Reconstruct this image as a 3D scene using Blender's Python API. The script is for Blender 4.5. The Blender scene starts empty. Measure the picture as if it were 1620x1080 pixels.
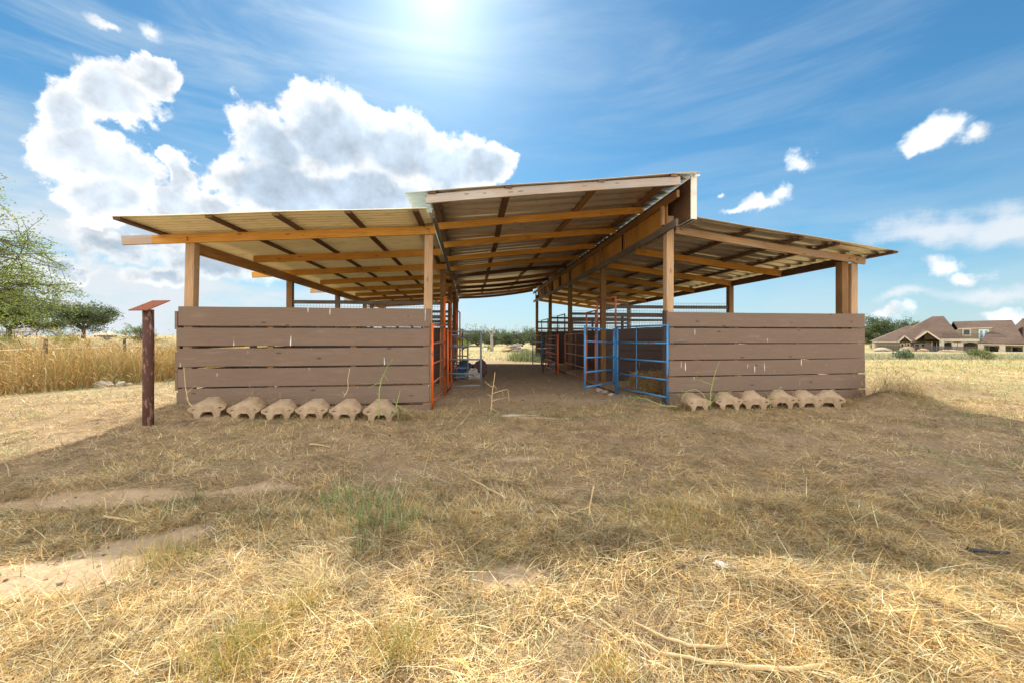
import bpy, bmesh, math, random
import numpy as np
from mathutils import Vector, Matrix, Quaternion

random.seed(7)
rng = np.random.default_rng(11)
D = bpy.data
scene = bpy.context.scene
COL = scene.collection
R = math.radians
F, CAMZ = 620.0, 1.25            # focal length in photo pixels, camera height

# ------------------------------------------------------------------ helpers
def at(px, py, Y):
    """world point seen at photo pixel (px, py), Y metres in front of the camera"""
    return Vector(((px - 810) / F * Y, Y, CAMZ + (530 - py) / F * Y))

def tag(o, label=None, cat=None, group=None, kind=None):
    if label: o['label'] = label
    if cat: o['category'] = cat
    if group: o['group'] = group
    if kind: o['kind'] = kind
    return o

def empty(name, loc=(0, 0, 0), rz=0.0):
    o = D.objects.new(name, None)
    COL.objects.link(o)
    o.location = loc
    o.rotation_euler = (0, 0, rz)
    o.empty_display_size = 0.2
    return o

class MB:
    """collects boards, tubes, polygons; builds ONE mesh object"""
    def __init__(s):
        s.v, s.f, s.uv, s.mi = [], [], [], []
    def face(s, idx, uvs=None, m=0):
        s.f.append(tuple(idx)); s.mi.append(m)
        s.uv.extend(uvs if uvs else [(s.v[i][0] + s.v[i][1] * .37, s.v[i][2] + s.v[i][1] * .5) for i in idx])
    def board(s, p0, p1, w, h, up=(0, 0, 1), ch=.004, segs=1, bow=0.0, jit=0.0, m=0):
        """rectangular timber p0->p1, w across, h along 'up', chamfered edges"""
        p0, p1 = Vector(p0), Vector(p1)
        L = (p1 - p0).length
        t = (p1 - p0).normalized()
        side = t.cross(Vector(up)).normalized()
        upv = side.cross(t).normalized()
        a, b = w / 2, h / 2
        c = min(ch, a * .4, b * .4)
        prof = [(-a + c, -b), (a - c, -b), (a, -b + c), (a, b - c), (a - c, b), (-a + c, b), (-a, b - c), (-a, -b + c)]
        per = [0]
        for i in range(8):
            q, r = prof[i], prof[(i + 1) % 8]
            per.append(per[-1] + math.hypot(q[0] - r[0], q[1] - r[1]))
        o0, o1 = random.random() * 60, random.random() * 60
        base = len(s.v)
        for k in range(segs + 1):
            f = k / segs
            c0 = p0.lerp(p1, f) + upv * (bow * 4 * f * (1 - f)) + side * random.uniform(-jit, jit) + upv * random.uniform(-jit, jit)
            for (x, y) in prof:
                s.v.append(tuple(c0 + side * x + upv * y))
        for k in range(segs):
            for i in range(8):
                j = (i + 1) % 8
                A, B = base + k * 8, base + (k + 1) * 8
                u0, u1 = o0 + L * k / segs, o0 + L * (k + 1) / segs
                s.face((A + i, A + j, B + j, B + i), [(u0, o1 + per[i]), (u0, o1 + per[i + 1]), (u1, o1 + per[i + 1]), (u1, o1 + per[i])], m)
        s.face([base + i for i in range(7, -1, -1)], [(o0 + prof[i][0] * .3, o1 + prof[i][1]) for i in range(7, -1, -1)], m)
        e = base + segs * 8
        s.face([e + i for i in range(8)], [(o0 + prof[i][0] * .3, o1 + prof[i][1]) for i in range(8)], m)
    def box(s, lo, hi, m=0):
        lo, hi = Vector(lo), Vector(hi)
        c = (lo + hi) / 2
        d = hi - lo
        s.board((lo.x, c.y, c.z), (hi.x, c.y, c.z), d.y, d.z, m=m)
    def tube(s, pts, radii, n=8, m=0, caps=True):
        pts = [Vector(p) for p in pts]
        if not hasattr(radii, '__len__'): radii = [radii] * len(pts)
        base = len(s.v)
        o0 = random.random() * 40
        t = (pts[1] - pts[0]).normalized()
        ref = Vector((0, 0, 1)) if abs(t.z) < .9 else Vector((1, 0, 0))
        sd = t.cross(ref).normalized()
        L = 0
        Ls = []
        for i, p in enumerate(pts):
            if i:
                L += (p - pts[i - 1]).length
            Ls.append(L)
            tt = (pts[min(i + 1, len(pts) - 1)] - pts[max(i - 1, 0)]).normalized()
            sd = (sd - tt * sd.dot(tt)).normalized()
            bi = tt.cross(sd)
            for k in range(n):
                a = 2 * math.pi * k / n
                s.v.append(tuple(p + (sd * math.cos(a) + bi * math.sin(a)) * radii[i]))
        for i in range(len(pts) - 1):
            for k in range(n):
                j = (k + 1) % n
                A, B = base + i * n, base + (i + 1) * n
                c = 2 * math.pi * radii[i] / n
                s.face((A + k, A + j, B + j, B + k), [(o0 + Ls[i], k * c), (o0 + Ls[i], (k + 1) * c), (o0 + Ls[i + 1], (k + 1) * c), (o0 + Ls[i + 1], k * c)], m)
        if caps:
            s.face([base + k for k in range(n - 1, -1, -1)], None, m)
            e = base + (len(pts) - 1) * n
            s.face([e + k for k in range(n)], None, m)
    def poly(s, pts, m=0, uvs=None):
        b = len(s.v)
        s.v.extend(tuple(p) for p in pts)
        s.face(range(b, b + len(pts)), uvs, m)
    def slab(s, pts, off, m=0):
        """polygon given thickness along vector off"""
        b = len(s.v); n = len(pts); off = Vector(off)
        s.v.extend(tuple(p) for p in pts)
        s.v.extend(tuple(Vector(p) + off) for p in pts)
        s.face(range(b, b + n), None, m)
        s.face(range(b + 2 * n - 1, b + n - 1, -1), None, m)
        for i in range(n):
            j = (i + 1) % n
            s.face((b + j, b + i, b + n + i, b + n + j), None, m)
    def build(s, name, mats, parent=None, smooth=False):
        me = D.meshes.new(name)
        me.from_pydata(s.v, [], s.f)
        uvl = me.uv_layers.new(name='UVMap')
        uvl.data.foreach_set('uv', np.array(s.uv, 'f').ravel())
        for mm in (mats if isinstance(mats, (list, tuple)) else [mats]):
            me.materials.append(mm)
        me.polygons.foreach_set('material_index', s.mi)
        if smooth: me.polygons.foreach_set('use_smooth', [True] * len(s.f))
        me.update()
        o = D.objects.new(name, me)
        COL.objects.link(o)
        if parent: o.parent = parent
        return o

def np_mesh(name, V, FQ, mat, colors=None, parent=None, smooth=False):
    """V (n,3), FQ (m,4) int quads"""
    me = D.meshes.new(name)
    me.vertices.add(len(V)); me.vertices.foreach_set('co', V.astype('f').ravel())
    k = FQ.shape[1]
    me.loops.add(FQ.size); me.loops.foreach_set('vertex_index', FQ.astype('i').ravel())
    me.polygons.add(len(FQ)); me.polygons.foreach_set('loop_start', np.arange(0, FQ.size, k, dtype='i'))
    if smooth: me.polygons.foreach_set('use_smooth', np.ones(len(FQ), dtype=bool))
    me.update(calc_edges=True)
    if colors is not None:
        a = me.color_attributes.new('Col', 'FLOAT_COLOR', 'POINT')
        a.data.foreach_set('color', colors.astype('f').ravel())
    me.materials.append(mat)
    o = D.objects.new(name, me)
    COL.objects.link(o)
    if parent: o.parent = parent
    return o

# numpy value noise
def _hash(ix, iy, seed):
    h = (ix.astype(np.int64) * 374761393 + iy.astype(np.int64) * 668265263 + seed * 974634777) & 0xffffffff
    h = ((h ^ (h >> 13)) * 1274126177) & 0xffffffff
    return ((h ^ (h >> 16)) & 0xffff) / 65535.0
def vnoise(x, y, seed=0):
    ix, iy = np.floor(x), np.floor(y)
    fx, fy = x - ix, y - iy
    fx = fx * fx * (3 - 2 * fx); fy = fy * fy * (3 - 2 * fy)
    a, b = _hash(ix, iy, seed), _hash(ix + 1, iy, seed)
    c, d = _hash(ix, iy + 1, seed), _hash(ix + 1, iy + 1, seed)
    return (a * (1 - fx) + b * fx) * (1 - fy) + (c * (1 - fx) + d * fx) * fy
def fbm(x, y, seed=0, oct=4):
    s, a, t = 0, .5, 0
    for i in range(oct):
        s = s + a * vnoise(x * 2 ** i + 17.3 * i, y * 2 ** i - 9.1 * i, seed + i); t += a; a *= .5
    return s / t
def sstep(x, a, b):
    t = np.clip((x - a) / (b - a), 0, 1)
    return t * t * (3 - 2 * t)

# ------------------------------------------------------------------ terrain
BO = Vector((-1.384, 6.6, 0)); UX = Vector((.9944, .1058, 0)); VX = Vector((-.1058, .9944, 0))
BROT = math.atan2(.1058, .9944)
def to_uv(x, y):
    dx, dy = x - BO.x, y - BO.y
    return dx * .9944 + dy * .1058, -dx * .1058 + dy * .9944
def seg_dist(x, y, x0, y0, x1, y1):
    dx, dy = x1 - x0, y1 - y0
    t = np.clip(((x - x0) * dx + (y - y0) * dy) / (dx * dx + dy * dy), 0, 1)
    return np.hypot(x - x0 - t * dx, y - y0 - t * dy)
def height(x, y):
    x = np.asarray(x, float); y = np.asarray(y, float)
    ang = x / np.maximum(y, 4.0)
    far = np.clip(y - 15, 0, None); far = 150 * np.tanh(far / 150)
    sl = -.0225 - .013 * sstep(ang, .35, .95)
    left = .0052
    w = sstep(ang, -.85, -.35)
    h = far * (left * (1 - w) + sl * w)
    u, v = to_uv(x, y)
    inside = sstep(u, -4.2, -3.7) * (1 - sstep(u, 7.9, 8.4)) * sstep(v, -.1, .5)
    # spoil heaped along the front walls, small rise at the left corner
    h = h + .16 * np.exp(-((u + 4.1) / 1.3) ** 2 - ((v + .1) / .9) ** 2)
    h = h + .05 * np.exp(-((v + .25) / .5) ** 2) * (sstep(u, -4, -3) * (1 - sstep(u, -.6, .0)) + sstep(u, 4.2, 4.6) * (1 - sstep(u, 8, 8.8)))
    # hay windrows / mounds
    near = np.exp(-(np.clip(np.hypot(x, y - 3) - 5, 0, None) / 6) ** 2)
    md = .07 * np.exp(-(seg_dist(x, y, .1, 2.45, 3.2, 2.75) / .34) ** 2)
    md += .07 * np.exp(-(seg_dist(x, y, .7, 2.1, 2.6, 1.35) / .28) ** 2)
    md += .04 * np.exp(-(seg_dist(x, y, -.9, 1.75, -.2, 1.35) / .25) ** 2)
    md += .05 * np.exp(-(seg_dist(x, y, -.75, 2.45, -.4, 2.2) / .22) ** 2)
    md += .22 * np.exp(-(seg_dist(x, y, 7.6, 8.2, 9.6, 8.6) / .4) ** 2) + .2 * np.exp(-(seg_dist(x, y, 6.75, 7.0, 7.4, 7.2) / .35) ** 2)
    md += .03 * np.exp(-(seg_dist(x, y, -3.9, 3.1, -2.0, 3.3) / .2) ** 2)
    h = h + md * (.75 + .5 * vnoise(x * 4, y * 4, 5))
    rough = (1 - .55 * inside)
    h = h + near * rough * (.085 * (fbm(x * 1.1, y * 1.1, 1, 3) - .5) + .045 * (fbm(x * 4.5, y * 4.5, 2, 3) - .5) + .03 * (fbm(x * 13, y * 13, 3, 2) - .5))
    h = h + (1 - near) * .25 * (fbm(x * .12, y * .12, 4, 2) - .5) * sstep(np.hypot(x, y), 10, 30)
    return h
def gz(x, y): return float(height(x, y))

def sand_mask(x, y):
    n = fbm(x * 2.2, y * 2.2, 21, 4) - .5
    def ell(cx, cy, rx, ry, a=0):
        dx, dy = x - cx, y - cy
        c, s = math.cos(a), math.sin(a)
        return 1 - np.hypot((dx * c + dy * s) / rx, (-dx * s + dy * c) / ry)
    m = ell(-2.65, 1.88, .85, .33, .42)
    m = np.maximum(m, ell(-2.2, 2.32, .42, .2, .5))
    m = np.maximum(m, ell(-3.2, 2.95, 1.2, .16, .16) - .12)
    m = np.maximum(m, ell(-2.1, 3.12, .6, .10, .1) - .12)
    m = np.maximum(m, ell(-.02, 2.02, .3, .11, .1) - .1)
    m = np.maximum(m, ell(.1, 4.0, .5, .16) - .25)
    m = np.maximum(m, ell(.35, 5.9, .6, .10) - .25)
    return sstep(m + n * .6, .0, .25)
def floor_mask(x, y):
    u, v = to_uv(x, y)
    n = (fbm(x * 1.5, y * 1.5, 31, 3) - .5) * .9
    return sstep(u + n * .3, -3.9, -3.6) * (1 - sstep(u, 8.0, 8.3)) * sstep(v + n, .25, .9) * (1 - sstep(v, 14.6, 16.2))
def green_mask(x, y):
    m = np.exp(-(seg_dist(x, y, -2.9, 2.85, -1.35, 2.75) / .26) ** 2) * .9
    m += np.exp(-(seg_dist(x, y, -1.3, 2.95, -.85, 2.5) / .3) ** 2) * 1.1
    m += np.exp(-(np.hypot(x + .2, y - 2.4) / .5) ** 2) * .35
    m += np.exp(-(np.hypot(x - .5, y - 1.9) / .5) ** 2) * .45
    m += np.exp(-(np.hypot(x + .75, y - 3.5) / .5) ** 2) * .35
    m += np.exp(-(np.hypot(x + 2.1, y - 1.5) / .45) ** 2) * .4
    m += np.exp(-(seg_dist(x, y, -.9, 5.5, .6, 5.9) / .35) ** 2) * .35
    m += np.exp(-(np.hypot(x - .4, y - 1.42) / .28) ** 2) * .5
    m += np.exp(-(np.hypot(x + 2.6, y - 4.0) / .6) ** 2) * .25
    m += sstep(np.hypot(x, y), 8, 14) * .28
    m += .42 * sstep(fbm(x * 1.1, y * 1.1, 43, 2), .52, .66)
    return m * sstep(fbm(x * 2.5, y * 2.5, 41, 3), .38, .62)

# ------------------------------------------------------------------ materials
def new_mat(name, rough=.8, spec=.3):
    m = D.materials.new(name); m.use_nodes = True
    nt = m.node_tree
    b = nt.nodes['Principled BSDF']
    b.inputs['Roughness'].default_value = rough
    b.inputs['Specular IOR Level'].default_value = spec
    return m, nt, b
def N(nt, t, **kw):
    n = nt.nodes.new(t)
    for k, v in kw.items():
        if k.startswith('i_'): n.inputs[k[2:].replace('_', ' ')].default_value = v
        else: setattr(n, k, v)
    return n
def ramp(nt, fac, stops):
    n = nt.nodes.new('ShaderNodeValToRGB')
    cr = n.color_ramp
    while len(cr.elements) > 1: cr.elements.remove(cr.elements[-1])
    for i, (p, c) in enumerate(stops):
        e = cr.elements[0] if i == 0 else cr.elements.new(p)
        e.position = p
        e.color = (c[0], c[1], c[2], 1) if hasattr(c, '__len__') else (c, c, c, 1)
    nt.links.new(fac, n.inputs['Fac'])
    return n.outputs['Color']
def mix(nt, fac, a, b, mode='MIX'):
    n = nt.nodes.new('ShaderNodeMix'); n.data_type = 'RGBA'; n.blend_type = mode
    for sock, val in ((n.inputs[0], fac), (n.inputs[6], a), (n.inputs[7], b)):
        if hasattr(val, 'is_output'): nt.links.new(val, sock)
        elif hasattr(val, '__len__'): sock.default_value = (val[0], val[1], val[2], 1)
        else: sock.default_value = val
    return n.outputs[2]
def math_n(nt, op, a, b=None, c=None, clamp=False):
    n = nt.nodes.new('ShaderNodeMath'); n.operation = op; n.use_clamp = clamp
    for i, val in enumerate((a, b, c)):
        if val is None: continue
        if hasattr(val, 'is_output'): nt.links.new(val, n.inputs[i])
        else: n.inputs[i].default_value = val
    return n.outputs[0]
def coords(nt, which='UV', scale=(1, 1, 1)):
    tc = nt.nodes.new('ShaderNodeTexCoord'); mp = nt.nodes.new('ShaderNodeMapping')
    mp.inputs['Scale'].default_value = scale
    nt.links.new(tc.outputs[which], mp.inputs['Vector'])
    return mp.outputs['Vector']
def noise(nt, vec, scale, detail=4, rough=.55, dist=0):
    n = nt.nodes.new('ShaderNodeTexNoise')
    n.inputs['Scale'].default_value = scale; n.inputs['Detail'].default_value = detail
    n.inputs['Roughness'].default_value = rough; n.inputs['Distortion'].default_value = dist
    nt.links.new(vec, n.inputs['Vector'])
    return n.outputs['Fac']
def bump(nt, b, h, strength=.3, dist=.01):
    n = nt.nodes.new('ShaderNodeBump'); n.inputs['Strength'].default_value = strength; n.inputs['Distance'].default_value = dist
    nt.links.new(h, n.inputs['Height']); nt.links.new(n.outputs['Normal'], b.inputs['Normal'])

def wood(name, c1, c2, c3, rough=.78, drip=False, weather=None):
    m, nt, b = new_mat(name, rough, .25)
    L = nt.links.new
    g = noise(nt, coords(nt, 'UV', (1.1, 26, 1)), 2.2, 6, .65, .6)
    g2 = noise(nt, coords(nt, 'UV', (5, 120, 1)), 1.5, 3, .6)
    c = ramp(nt, g, [(.25, c3), (.45, c1), (.7, c2)])
    big = noise(nt, coords(nt, 'UV', (.7, 1.3, 1)), 1.0, 3)
    c = mix(nt, math_n(nt, 'MULTIPLY', math_n(nt, 'SUBTRACT', big, .42, clamp=True), 2.6, clamp=True), c, [k * .55 for k in c1])
    # knots
    vo = N(nt, 'ShaderNodeTexVoronoi', i_Scale=1.0); vo.inputs['Randomness'].default_value = 1
    L(coords(nt, 'UV', (2.6, 9, 1)), vo.inputs['Vector'])
    kn = math_n(nt, 'LESS_THAN', vo.outputs['Distance'], .13)
    c = mix(nt, math_n(nt, 'MULTIPLY', kn, .75), c, [k * .35 for k in c1])
    if weather:
        wn = noise(nt, coords(nt, 'UV', (.9, 3, 1)), 1.3, 4)
        c = mix(nt, ramp(nt, wn, [(.5, 0), (.68, .8)]), c, weather)
    L(c, b.inputs['Base Color'])
    bump(nt, b, mix(nt, .5, g, g2), .45, .004)
    return m

M = {}
M['joist'] = wood('joist_wood', (.60, .28, .05), (.72, .38, .09), (.28, .11, .02))
M['joist_old'] = wood('joist_old_wood', (.38, .185, .06), (.50, .27, .10), (.15, .065, .022))
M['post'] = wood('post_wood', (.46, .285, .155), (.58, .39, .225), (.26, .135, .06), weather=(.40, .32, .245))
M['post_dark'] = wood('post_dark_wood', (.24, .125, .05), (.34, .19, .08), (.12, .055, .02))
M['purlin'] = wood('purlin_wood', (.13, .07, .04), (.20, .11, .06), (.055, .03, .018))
M['grey_wood'] = wood('weathered_wood', (.42, .36, .32), (.52, .46, .41), (.28, .22, .19), weather=(.40, .27, .18))
M['grey_dark'] = wood('dark_weathered_wood', (.17, .14, .115), (.27, .22, .18), (.07, .055, .045))
M['plywood'] = wood('plywood', (.48, .225, .045), (.60, .31, .08), (.22, .09, .02))

def plank_mat(name, c1, c2, streak):
    m, nt, b = new_mat(name, .75, .25)
    uv = coords(nt, 'UV')
    g = noise(nt, coords(nt, 'UV', (1.5, 40, 1)), 2.0, 5, .7)
    big = noise(nt, uv, 1.4, 4)
    c = mix(nt, big, c1, c2)
    c = mix(nt, ramp(nt, g, [(.38, .0), (.72, .42)]), c, [k * .55 for k in c1])
    wr = noise(nt, coords(nt, 'UV', (.9, 7, 1)), 1.7, 6, .7)
    c = mix(nt, ramp(nt, wr, [(.55, 0), (.75, .35)]), c, [min(1, k * 1.5 + .02) for k in c2])
    vo = N(nt, 'ShaderNodeTexVoronoi', i_Scale=1.0); nt.links.new(coords(nt, 'UV', (2.2, 6, 1)), vo.inputs['Vector'])
    c = mix(nt, math_n(nt, 'MULTIPLY', math_n(nt, 'LESS_THAN', vo.outputs['Distance'], .09), .6), c, (.04, .028, .02))
    speck = noise(nt, coords(nt, 'UV', (18, 26, 1)), 2.0, 2)
    c = mix(nt, ramp(nt, speck, [(.70, 0), (.74, .5)]), c, (.03, .02, .016))
    pale = noise(nt, coords(nt, 'UV', (60, 60, 1)), 1.3, 2)
    c = mix(nt, ramp(nt, pale, [(.74, 0), (.78, .55)]), c, (.45, .40, .35))
    # bird lime runs: narrow, vertical, sparse
    s = noise(nt, coords(nt, 'UV', (26, 2.2, 1)), 1.0, 1, .4)
    s2 = noise(nt, coords(nt, 'UV', (2.3, 2.9, 1)), 1.0, 1)
    k = math_n(nt, 'MULTIPLY', ramp(nt, s, [(.72, 0), (.76, 1)]), ramp(nt, s2, [(.50, 0), (.58, 1)]))
    c = mix(nt, math_n(nt, 'MULTIPLY', k, streak), c, (.8, .78, .74))
    # dust splashed up from the ground
    nt.links.new(c, b.inputs['Base Color'])
    bump(nt, b, g, .6, .006)
    return m
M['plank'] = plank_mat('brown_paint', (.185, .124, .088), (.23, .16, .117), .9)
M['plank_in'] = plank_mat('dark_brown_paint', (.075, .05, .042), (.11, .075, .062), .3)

def metal_mat(name, c1, c2, rough, metallic=.25, trans=0.0):
    m, nt, b = new_mat(name, rough, .4)
    n1 = noise(nt, coords(nt, 'Object', (.4, 3, 1)), 1.1, 4)
    n2 = noise(nt, coords(nt, 'Object', (3, 14, 3)), 1.4, 4)
    c = mix(nt, ramp(nt, n1, [(.3, 0), (.7, 1)]), c1, c2)
    c = mix(nt, ramp(nt, n2, [(.56, 0), (.72, .5)]), c, [k * .55 for k in c1])
    nt.links.new(c, b.inputs['Base Color'])
    b.inputs['Metallic'].default_value = metallic
    if trans:
        tr = N(nt, 'ShaderNodeBsdfTranslucent'); nt.links.new(c, tr.inputs['Color'])
        mx = N(nt, 'ShaderNodeMixShader'); mx.inputs[0].default_value = trans
        nt.links.new(b.outputs[0], mx.inputs[1]); nt.links.new(tr.outputs[0], mx.inputs[2])
        nt.links.new(mx.outputs[0], nt.nodes['Material Output'].inputs['Surface'])
    return m
M['sheet_tan'] = metal_mat('tan_roof_sheet', (.82, .72, .49), (.88, .80, .58), .45, .05, .16)  # slight translucency added to brighten the underside
M['sheet_grey'] = metal_mat('grey_roof_sheet', (.62, .57, .50), (.80, .74, .62), .30, .75)
M['sheet_trim'] = metal_mat('cream_trim', (.68, .66, .55), (.72, .70, .60), .45, .1)
def clear_mat():
    m, nt, b = new_mat('pale_translucent_sheet', .4, .4)
    b.inputs['Base Color'].default_value = (.62, .70, .70, 1)
    tr = N(nt, 'ShaderNodeBsdfTranslucent'); tr.inputs['Color'].default_value = (.62, .70, .70, 1)
    mx = N(nt, 'ShaderNodeMixShader'); mx.inputs[0].default_value = .4
    nt.links.new(b.outputs[0], mx.inputs[1]); nt.links.new(tr.outputs[0], mx.inputs[2])
    nt.links.new(mx.outputs[0], nt.nodes['Material Output'].inputs['Surface'])
    return m
M['sheet_clear'] = clear_mat()

def paint_mat(name, col, rust=(.13, .05, .025), amt=.5, rough=.45):
    m, nt, b = new_mat(name, rough, .45)
    n1 = noise(nt, coords(nt, 'UV', (4, 14, 1)), 1.6, 5, .65)
    n2 = noise(nt, coords(nt, 'UV', (1.1, 2, 1)), 1.2, 3)
    c = mix(nt, n2, [k * .82 for k in col], [min(1, k * 1.12) for k in col])
    k = ramp(nt, math_n(nt, 'ADD', math_n(nt, 'MULTIPLY', n1, .6), math_n(nt, 'MULTIPLY', n2, .4)), [(amt, 0), (amt + .05, 1)])
    c = mix(nt, k, c, rust)
    nt.links.new(c, b.inputs['Base Color'])
    nt.links.new(mix(nt, k, (rough,) * 3, (.9,) * 3), b.inputs['Roughness'])
    return m
M['orange'] = paint_mat('orange_paint', (.70, .115, .014), amt=.56)
M['orange_old'] = paint_mat('faded_red_paint', (.42, .13, .075), amt=.55)
M['blue'] = paint_mat('blue_paint', (.05, .225, .47), rust=(.20, .07, .04), amt=.555)
M['blue_pale'] = paint_mat('pale_blue_paint', (.38, .48, .58), amt=.57)
M['grey_steel'] = paint_mat('grey_steel', (.17, .18, .19), amt=.58)
M['dark_steel'] = paint_mat('dark_steel', (.07, .065, .065), amt=.56)
M['rust'] = paint_mat('rusted_steel', (.085, .034, .024), rust=(.27, .16, .12), amt=.53, rough=.85)
M['rust_plate'] = paint_mat('rusted_plate', (.26, .085, .04), rust=(.42, .24, .17), amt=.60, rough=.85)
M['wire'] = paint_mat('galvanised_wire', (.30, .30, .31), amt=.66)

def speckle(name, c1, c2, scale, rough=.9, bmp=.4, dist=.01, which='Object'):
    m, nt, b = new_mat(name, rough, .2)
    v = coords(nt, which)
    n1 = noise(nt, v, scale, 6, .65); n2 = noise(nt, v, scale * .23, 3)
    c = mix(nt, ramp(nt, n1, [(.3, 0), (.7, 1)]), c1, c2)
    c = mix(nt, ramp(nt, n2, [(.4, 0), (.7, .5)]), c, [k * .7 for k in c1])
    nt.links.new(c, b.inputs['Base Color'])
    bump(nt, b, n1, bmp, dist)
    return m
M['clay'] = speckle('buff_concrete', (.30, .205, .125), (.50, .375, .25), 13, .95, .9, .012)
M['rock'] = speckle('pale_rock', (.36, .29, .22), (.56, .49, .41), 6, .95, .7, .03)
M['bark'] = speckle('bark', (.07, .055, .045), (.16, .13, .105), 9, .95, .8, .03)
M['bark_pale'] = speckle('grey_bark', (.24, .21, .185), (.36, .32, .28), 9, .95, .8, .03)
M['stick_dry'] = speckle('dry_stalk', (.50, .35, .17), (.66, .50, .28), 14, .9, .3, .004)
M['stick_green'] = speckle('green_stalk', (.24, .31, .09), (.38, .42, .17), 14, .8, .3, .004)
M['stucco'] = speckle('tan_stucco', (.28, .235, .165), (.33, .28, .20), 3, .95, .15, .01)
M['stucco_pale'] = speckle('pale_trim', (.55, .48, .36), (.60, .53, .41), 3, .9, .1, .01)
M['shingle'] = speckle('brown_shingle', (.105, .070, .052), (.155, .107, .083), 1.6, .95, .3, .03)
M['white_paint'] = speckle('white_paint', (.72, .74, .74), (.8, .8, .8), 2, .6, .05, .01)
M['hose'] = speckle('black_rubber', (.03, .03, .034), (.05, .05, .055), 20, .6, .2, .004)
M['cloth_blue'] = speckle('blue_cloth', (.035, .09, .20), (.08, .15, .26), 5, .9, .7, .03)
M['cloth_green'] = speckle('dark_green_cloth', (.03, .06, .045), (.07, .12, .08), 5, .9, .7, .03)
M['cloth_white'] = speckle('off_white_cloth', (.52, .46, .43), (.68, .63, .60), 5, .9, .7, .03)
M['cloth_plum'] = speckle('plum_cloth', (.09, .055, .075), (.17, .11, .13), 5, .9, .7, .03)
M['bag'] = speckle('paper_feed_bag', (.40, .29, .20), (.55, .43, .32), 8, .85, .6, .02)
M['bag_blue'] = speckle('blue_bag_print', (.05, .17, .26), (.10, .25, .34), 8, .7, .5, .02)
M['plastic'] = speckle('clear_white_plastic', (.40, .36, .30), (.52, .48, .42), 8, .5, .6, .02)
gm, gnt, gb = new_mat('dark_glass', .06, .5); gb.inputs['Base Color'].default_value = (.012, .015, .02, 1)
M['glass'] = gm
gm, gnt, gb = new_mat('green_glass', .08, .5); gb.inputs['Base Color'].default_value = (.10, .30, .32, 1)
M['glass_green'] = gm

def blade_mat(name, trans=.35, rough=.7, tint=(1, 1, 1)):
    m, nt, b = new_mat(name, rough, .2)
    at_ = N(nt, 'ShaderNodeAttribute', attribute_name='Col')
    c = mix(nt, 1.0, at_.outputs['Color'], tint, 'MULTIPLY')
    nt.links.new(c, b.inputs['Base Color'])
    tr = N(nt, 'ShaderNodeBsdfTranslucent'); nt.links.new(c, tr.inputs['Color'])
    mx = N(nt, 'ShaderNodeMixShader'); mx.inputs[0].default_value = trans
    nt.links.new(b.outputs[0], mx.inputs[1]); nt.links.new(tr.outputs[0], mx.inputs[2])
    nt.links.new(mx.outputs[0], nt.nodes['Material Output'].inputs['Surface'])
    return m
M['straw'] = blade_mat('straw', .3)
M['leaf'] = blade_mat('leaf', .35)

def ground_mat():
    m, nt, b = new_mat('ground', .95, .1)
    L = nt.links.new
    v = coords(nt, 'Object')
    zone = N(nt, 'ShaderNodeAttribute', attribute_name='Zone')
    sep = N(nt, 'ShaderNodeSeparateColor'); L(zone.outputs['Color'], sep.inputs[0])
    # straw litter: three crossed stretched noises
    fib = None
    for i, (a, sc) in enumerate(((.3, 1), (1.3, 1.1), (2.4, .9))):
        tc = N(nt, 'ShaderNodeTexCoord'); mp = N(nt, 'ShaderNodeMapping')
        mp.inputs['Rotation'].default_value = (0, 0, a); mp.inputs['Scale'].default_value = (14 * sc, 110 * sc, 1)
        L(tc.outputs['Object'], mp.inputs['Vector'])
        n = noise(nt, mp.outputs['Vector'], 1.0, 3, .6, .4)
        fib = n if fib is None else math_n(nt, 'MAXIMUM', fib, n)
    n1 = noise(nt, v, 1.3, 6, .6); n2 = noise(nt, v, 7, 5, .65); n3 = noise(nt, v, .09, 5, .6)
    straw = ramp(nt, fib, [(.45, (.12, .075, .036)), (.58, (.38, .27, .145)), (.72, (.66, .51, .29))])
    soil = mix(nt, n2, (.21, .145, .095), (.34, .25, .165))
    c = mix(nt, ramp(nt, math_n(nt, 'ADD', math_n(nt, 'MULTIPLY', n1, .6), math_n(nt, 'MULTIPLY', n2, .4)), [(.40, .0), (.60, .85)]), soil, straw)
    # far field, straw yellow with greener drifts
    fld = mix(nt, ramp(nt, n1, [(.35, 0), (.65, 1)]), (.33, .245, .115), (.45, .36, .19))
    fld = mix(nt, ramp(nt, n3, [(.45, 0), (.62, .7)]), fld, (.25, .25, .105))
    c = mix(nt, zone.outputs['Alpha'], c, fld)
    c = mix(nt, math_n(nt, 'MULTIPLY', sep.outputs[2], .5), c, (.13, .15, .055))
    dirt = mix(nt, ramp(nt, n2, [(.35, 0), (.7, 1)]), (.33, .235, .15), (.47, .35, .235))
    c = mix(nt, sep.outputs[1], c, dirt)
    n4 = noise(nt, v, 42, 4, .7)
    sand = mix(nt, n2, (.36, .25, .155), (.52, .385, .25))
    sand = mix(nt, ramp(nt, n4, [(.60, 0), (.72, .6)]), sand, (.22, .15, .095))
    c = mix(nt, sep.outputs[0], c, sand)
    L(c, b.inputs['Base Color'])
    hh = math_n(nt, 'ADD', math_n(nt, 'MULTIPLY', fib, .6), math_n(nt, 'MULTIPLY', n4, .6))
    bump(nt, b, hh, .7, .02)
    return m
M['ground'] = ground_mat()

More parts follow.
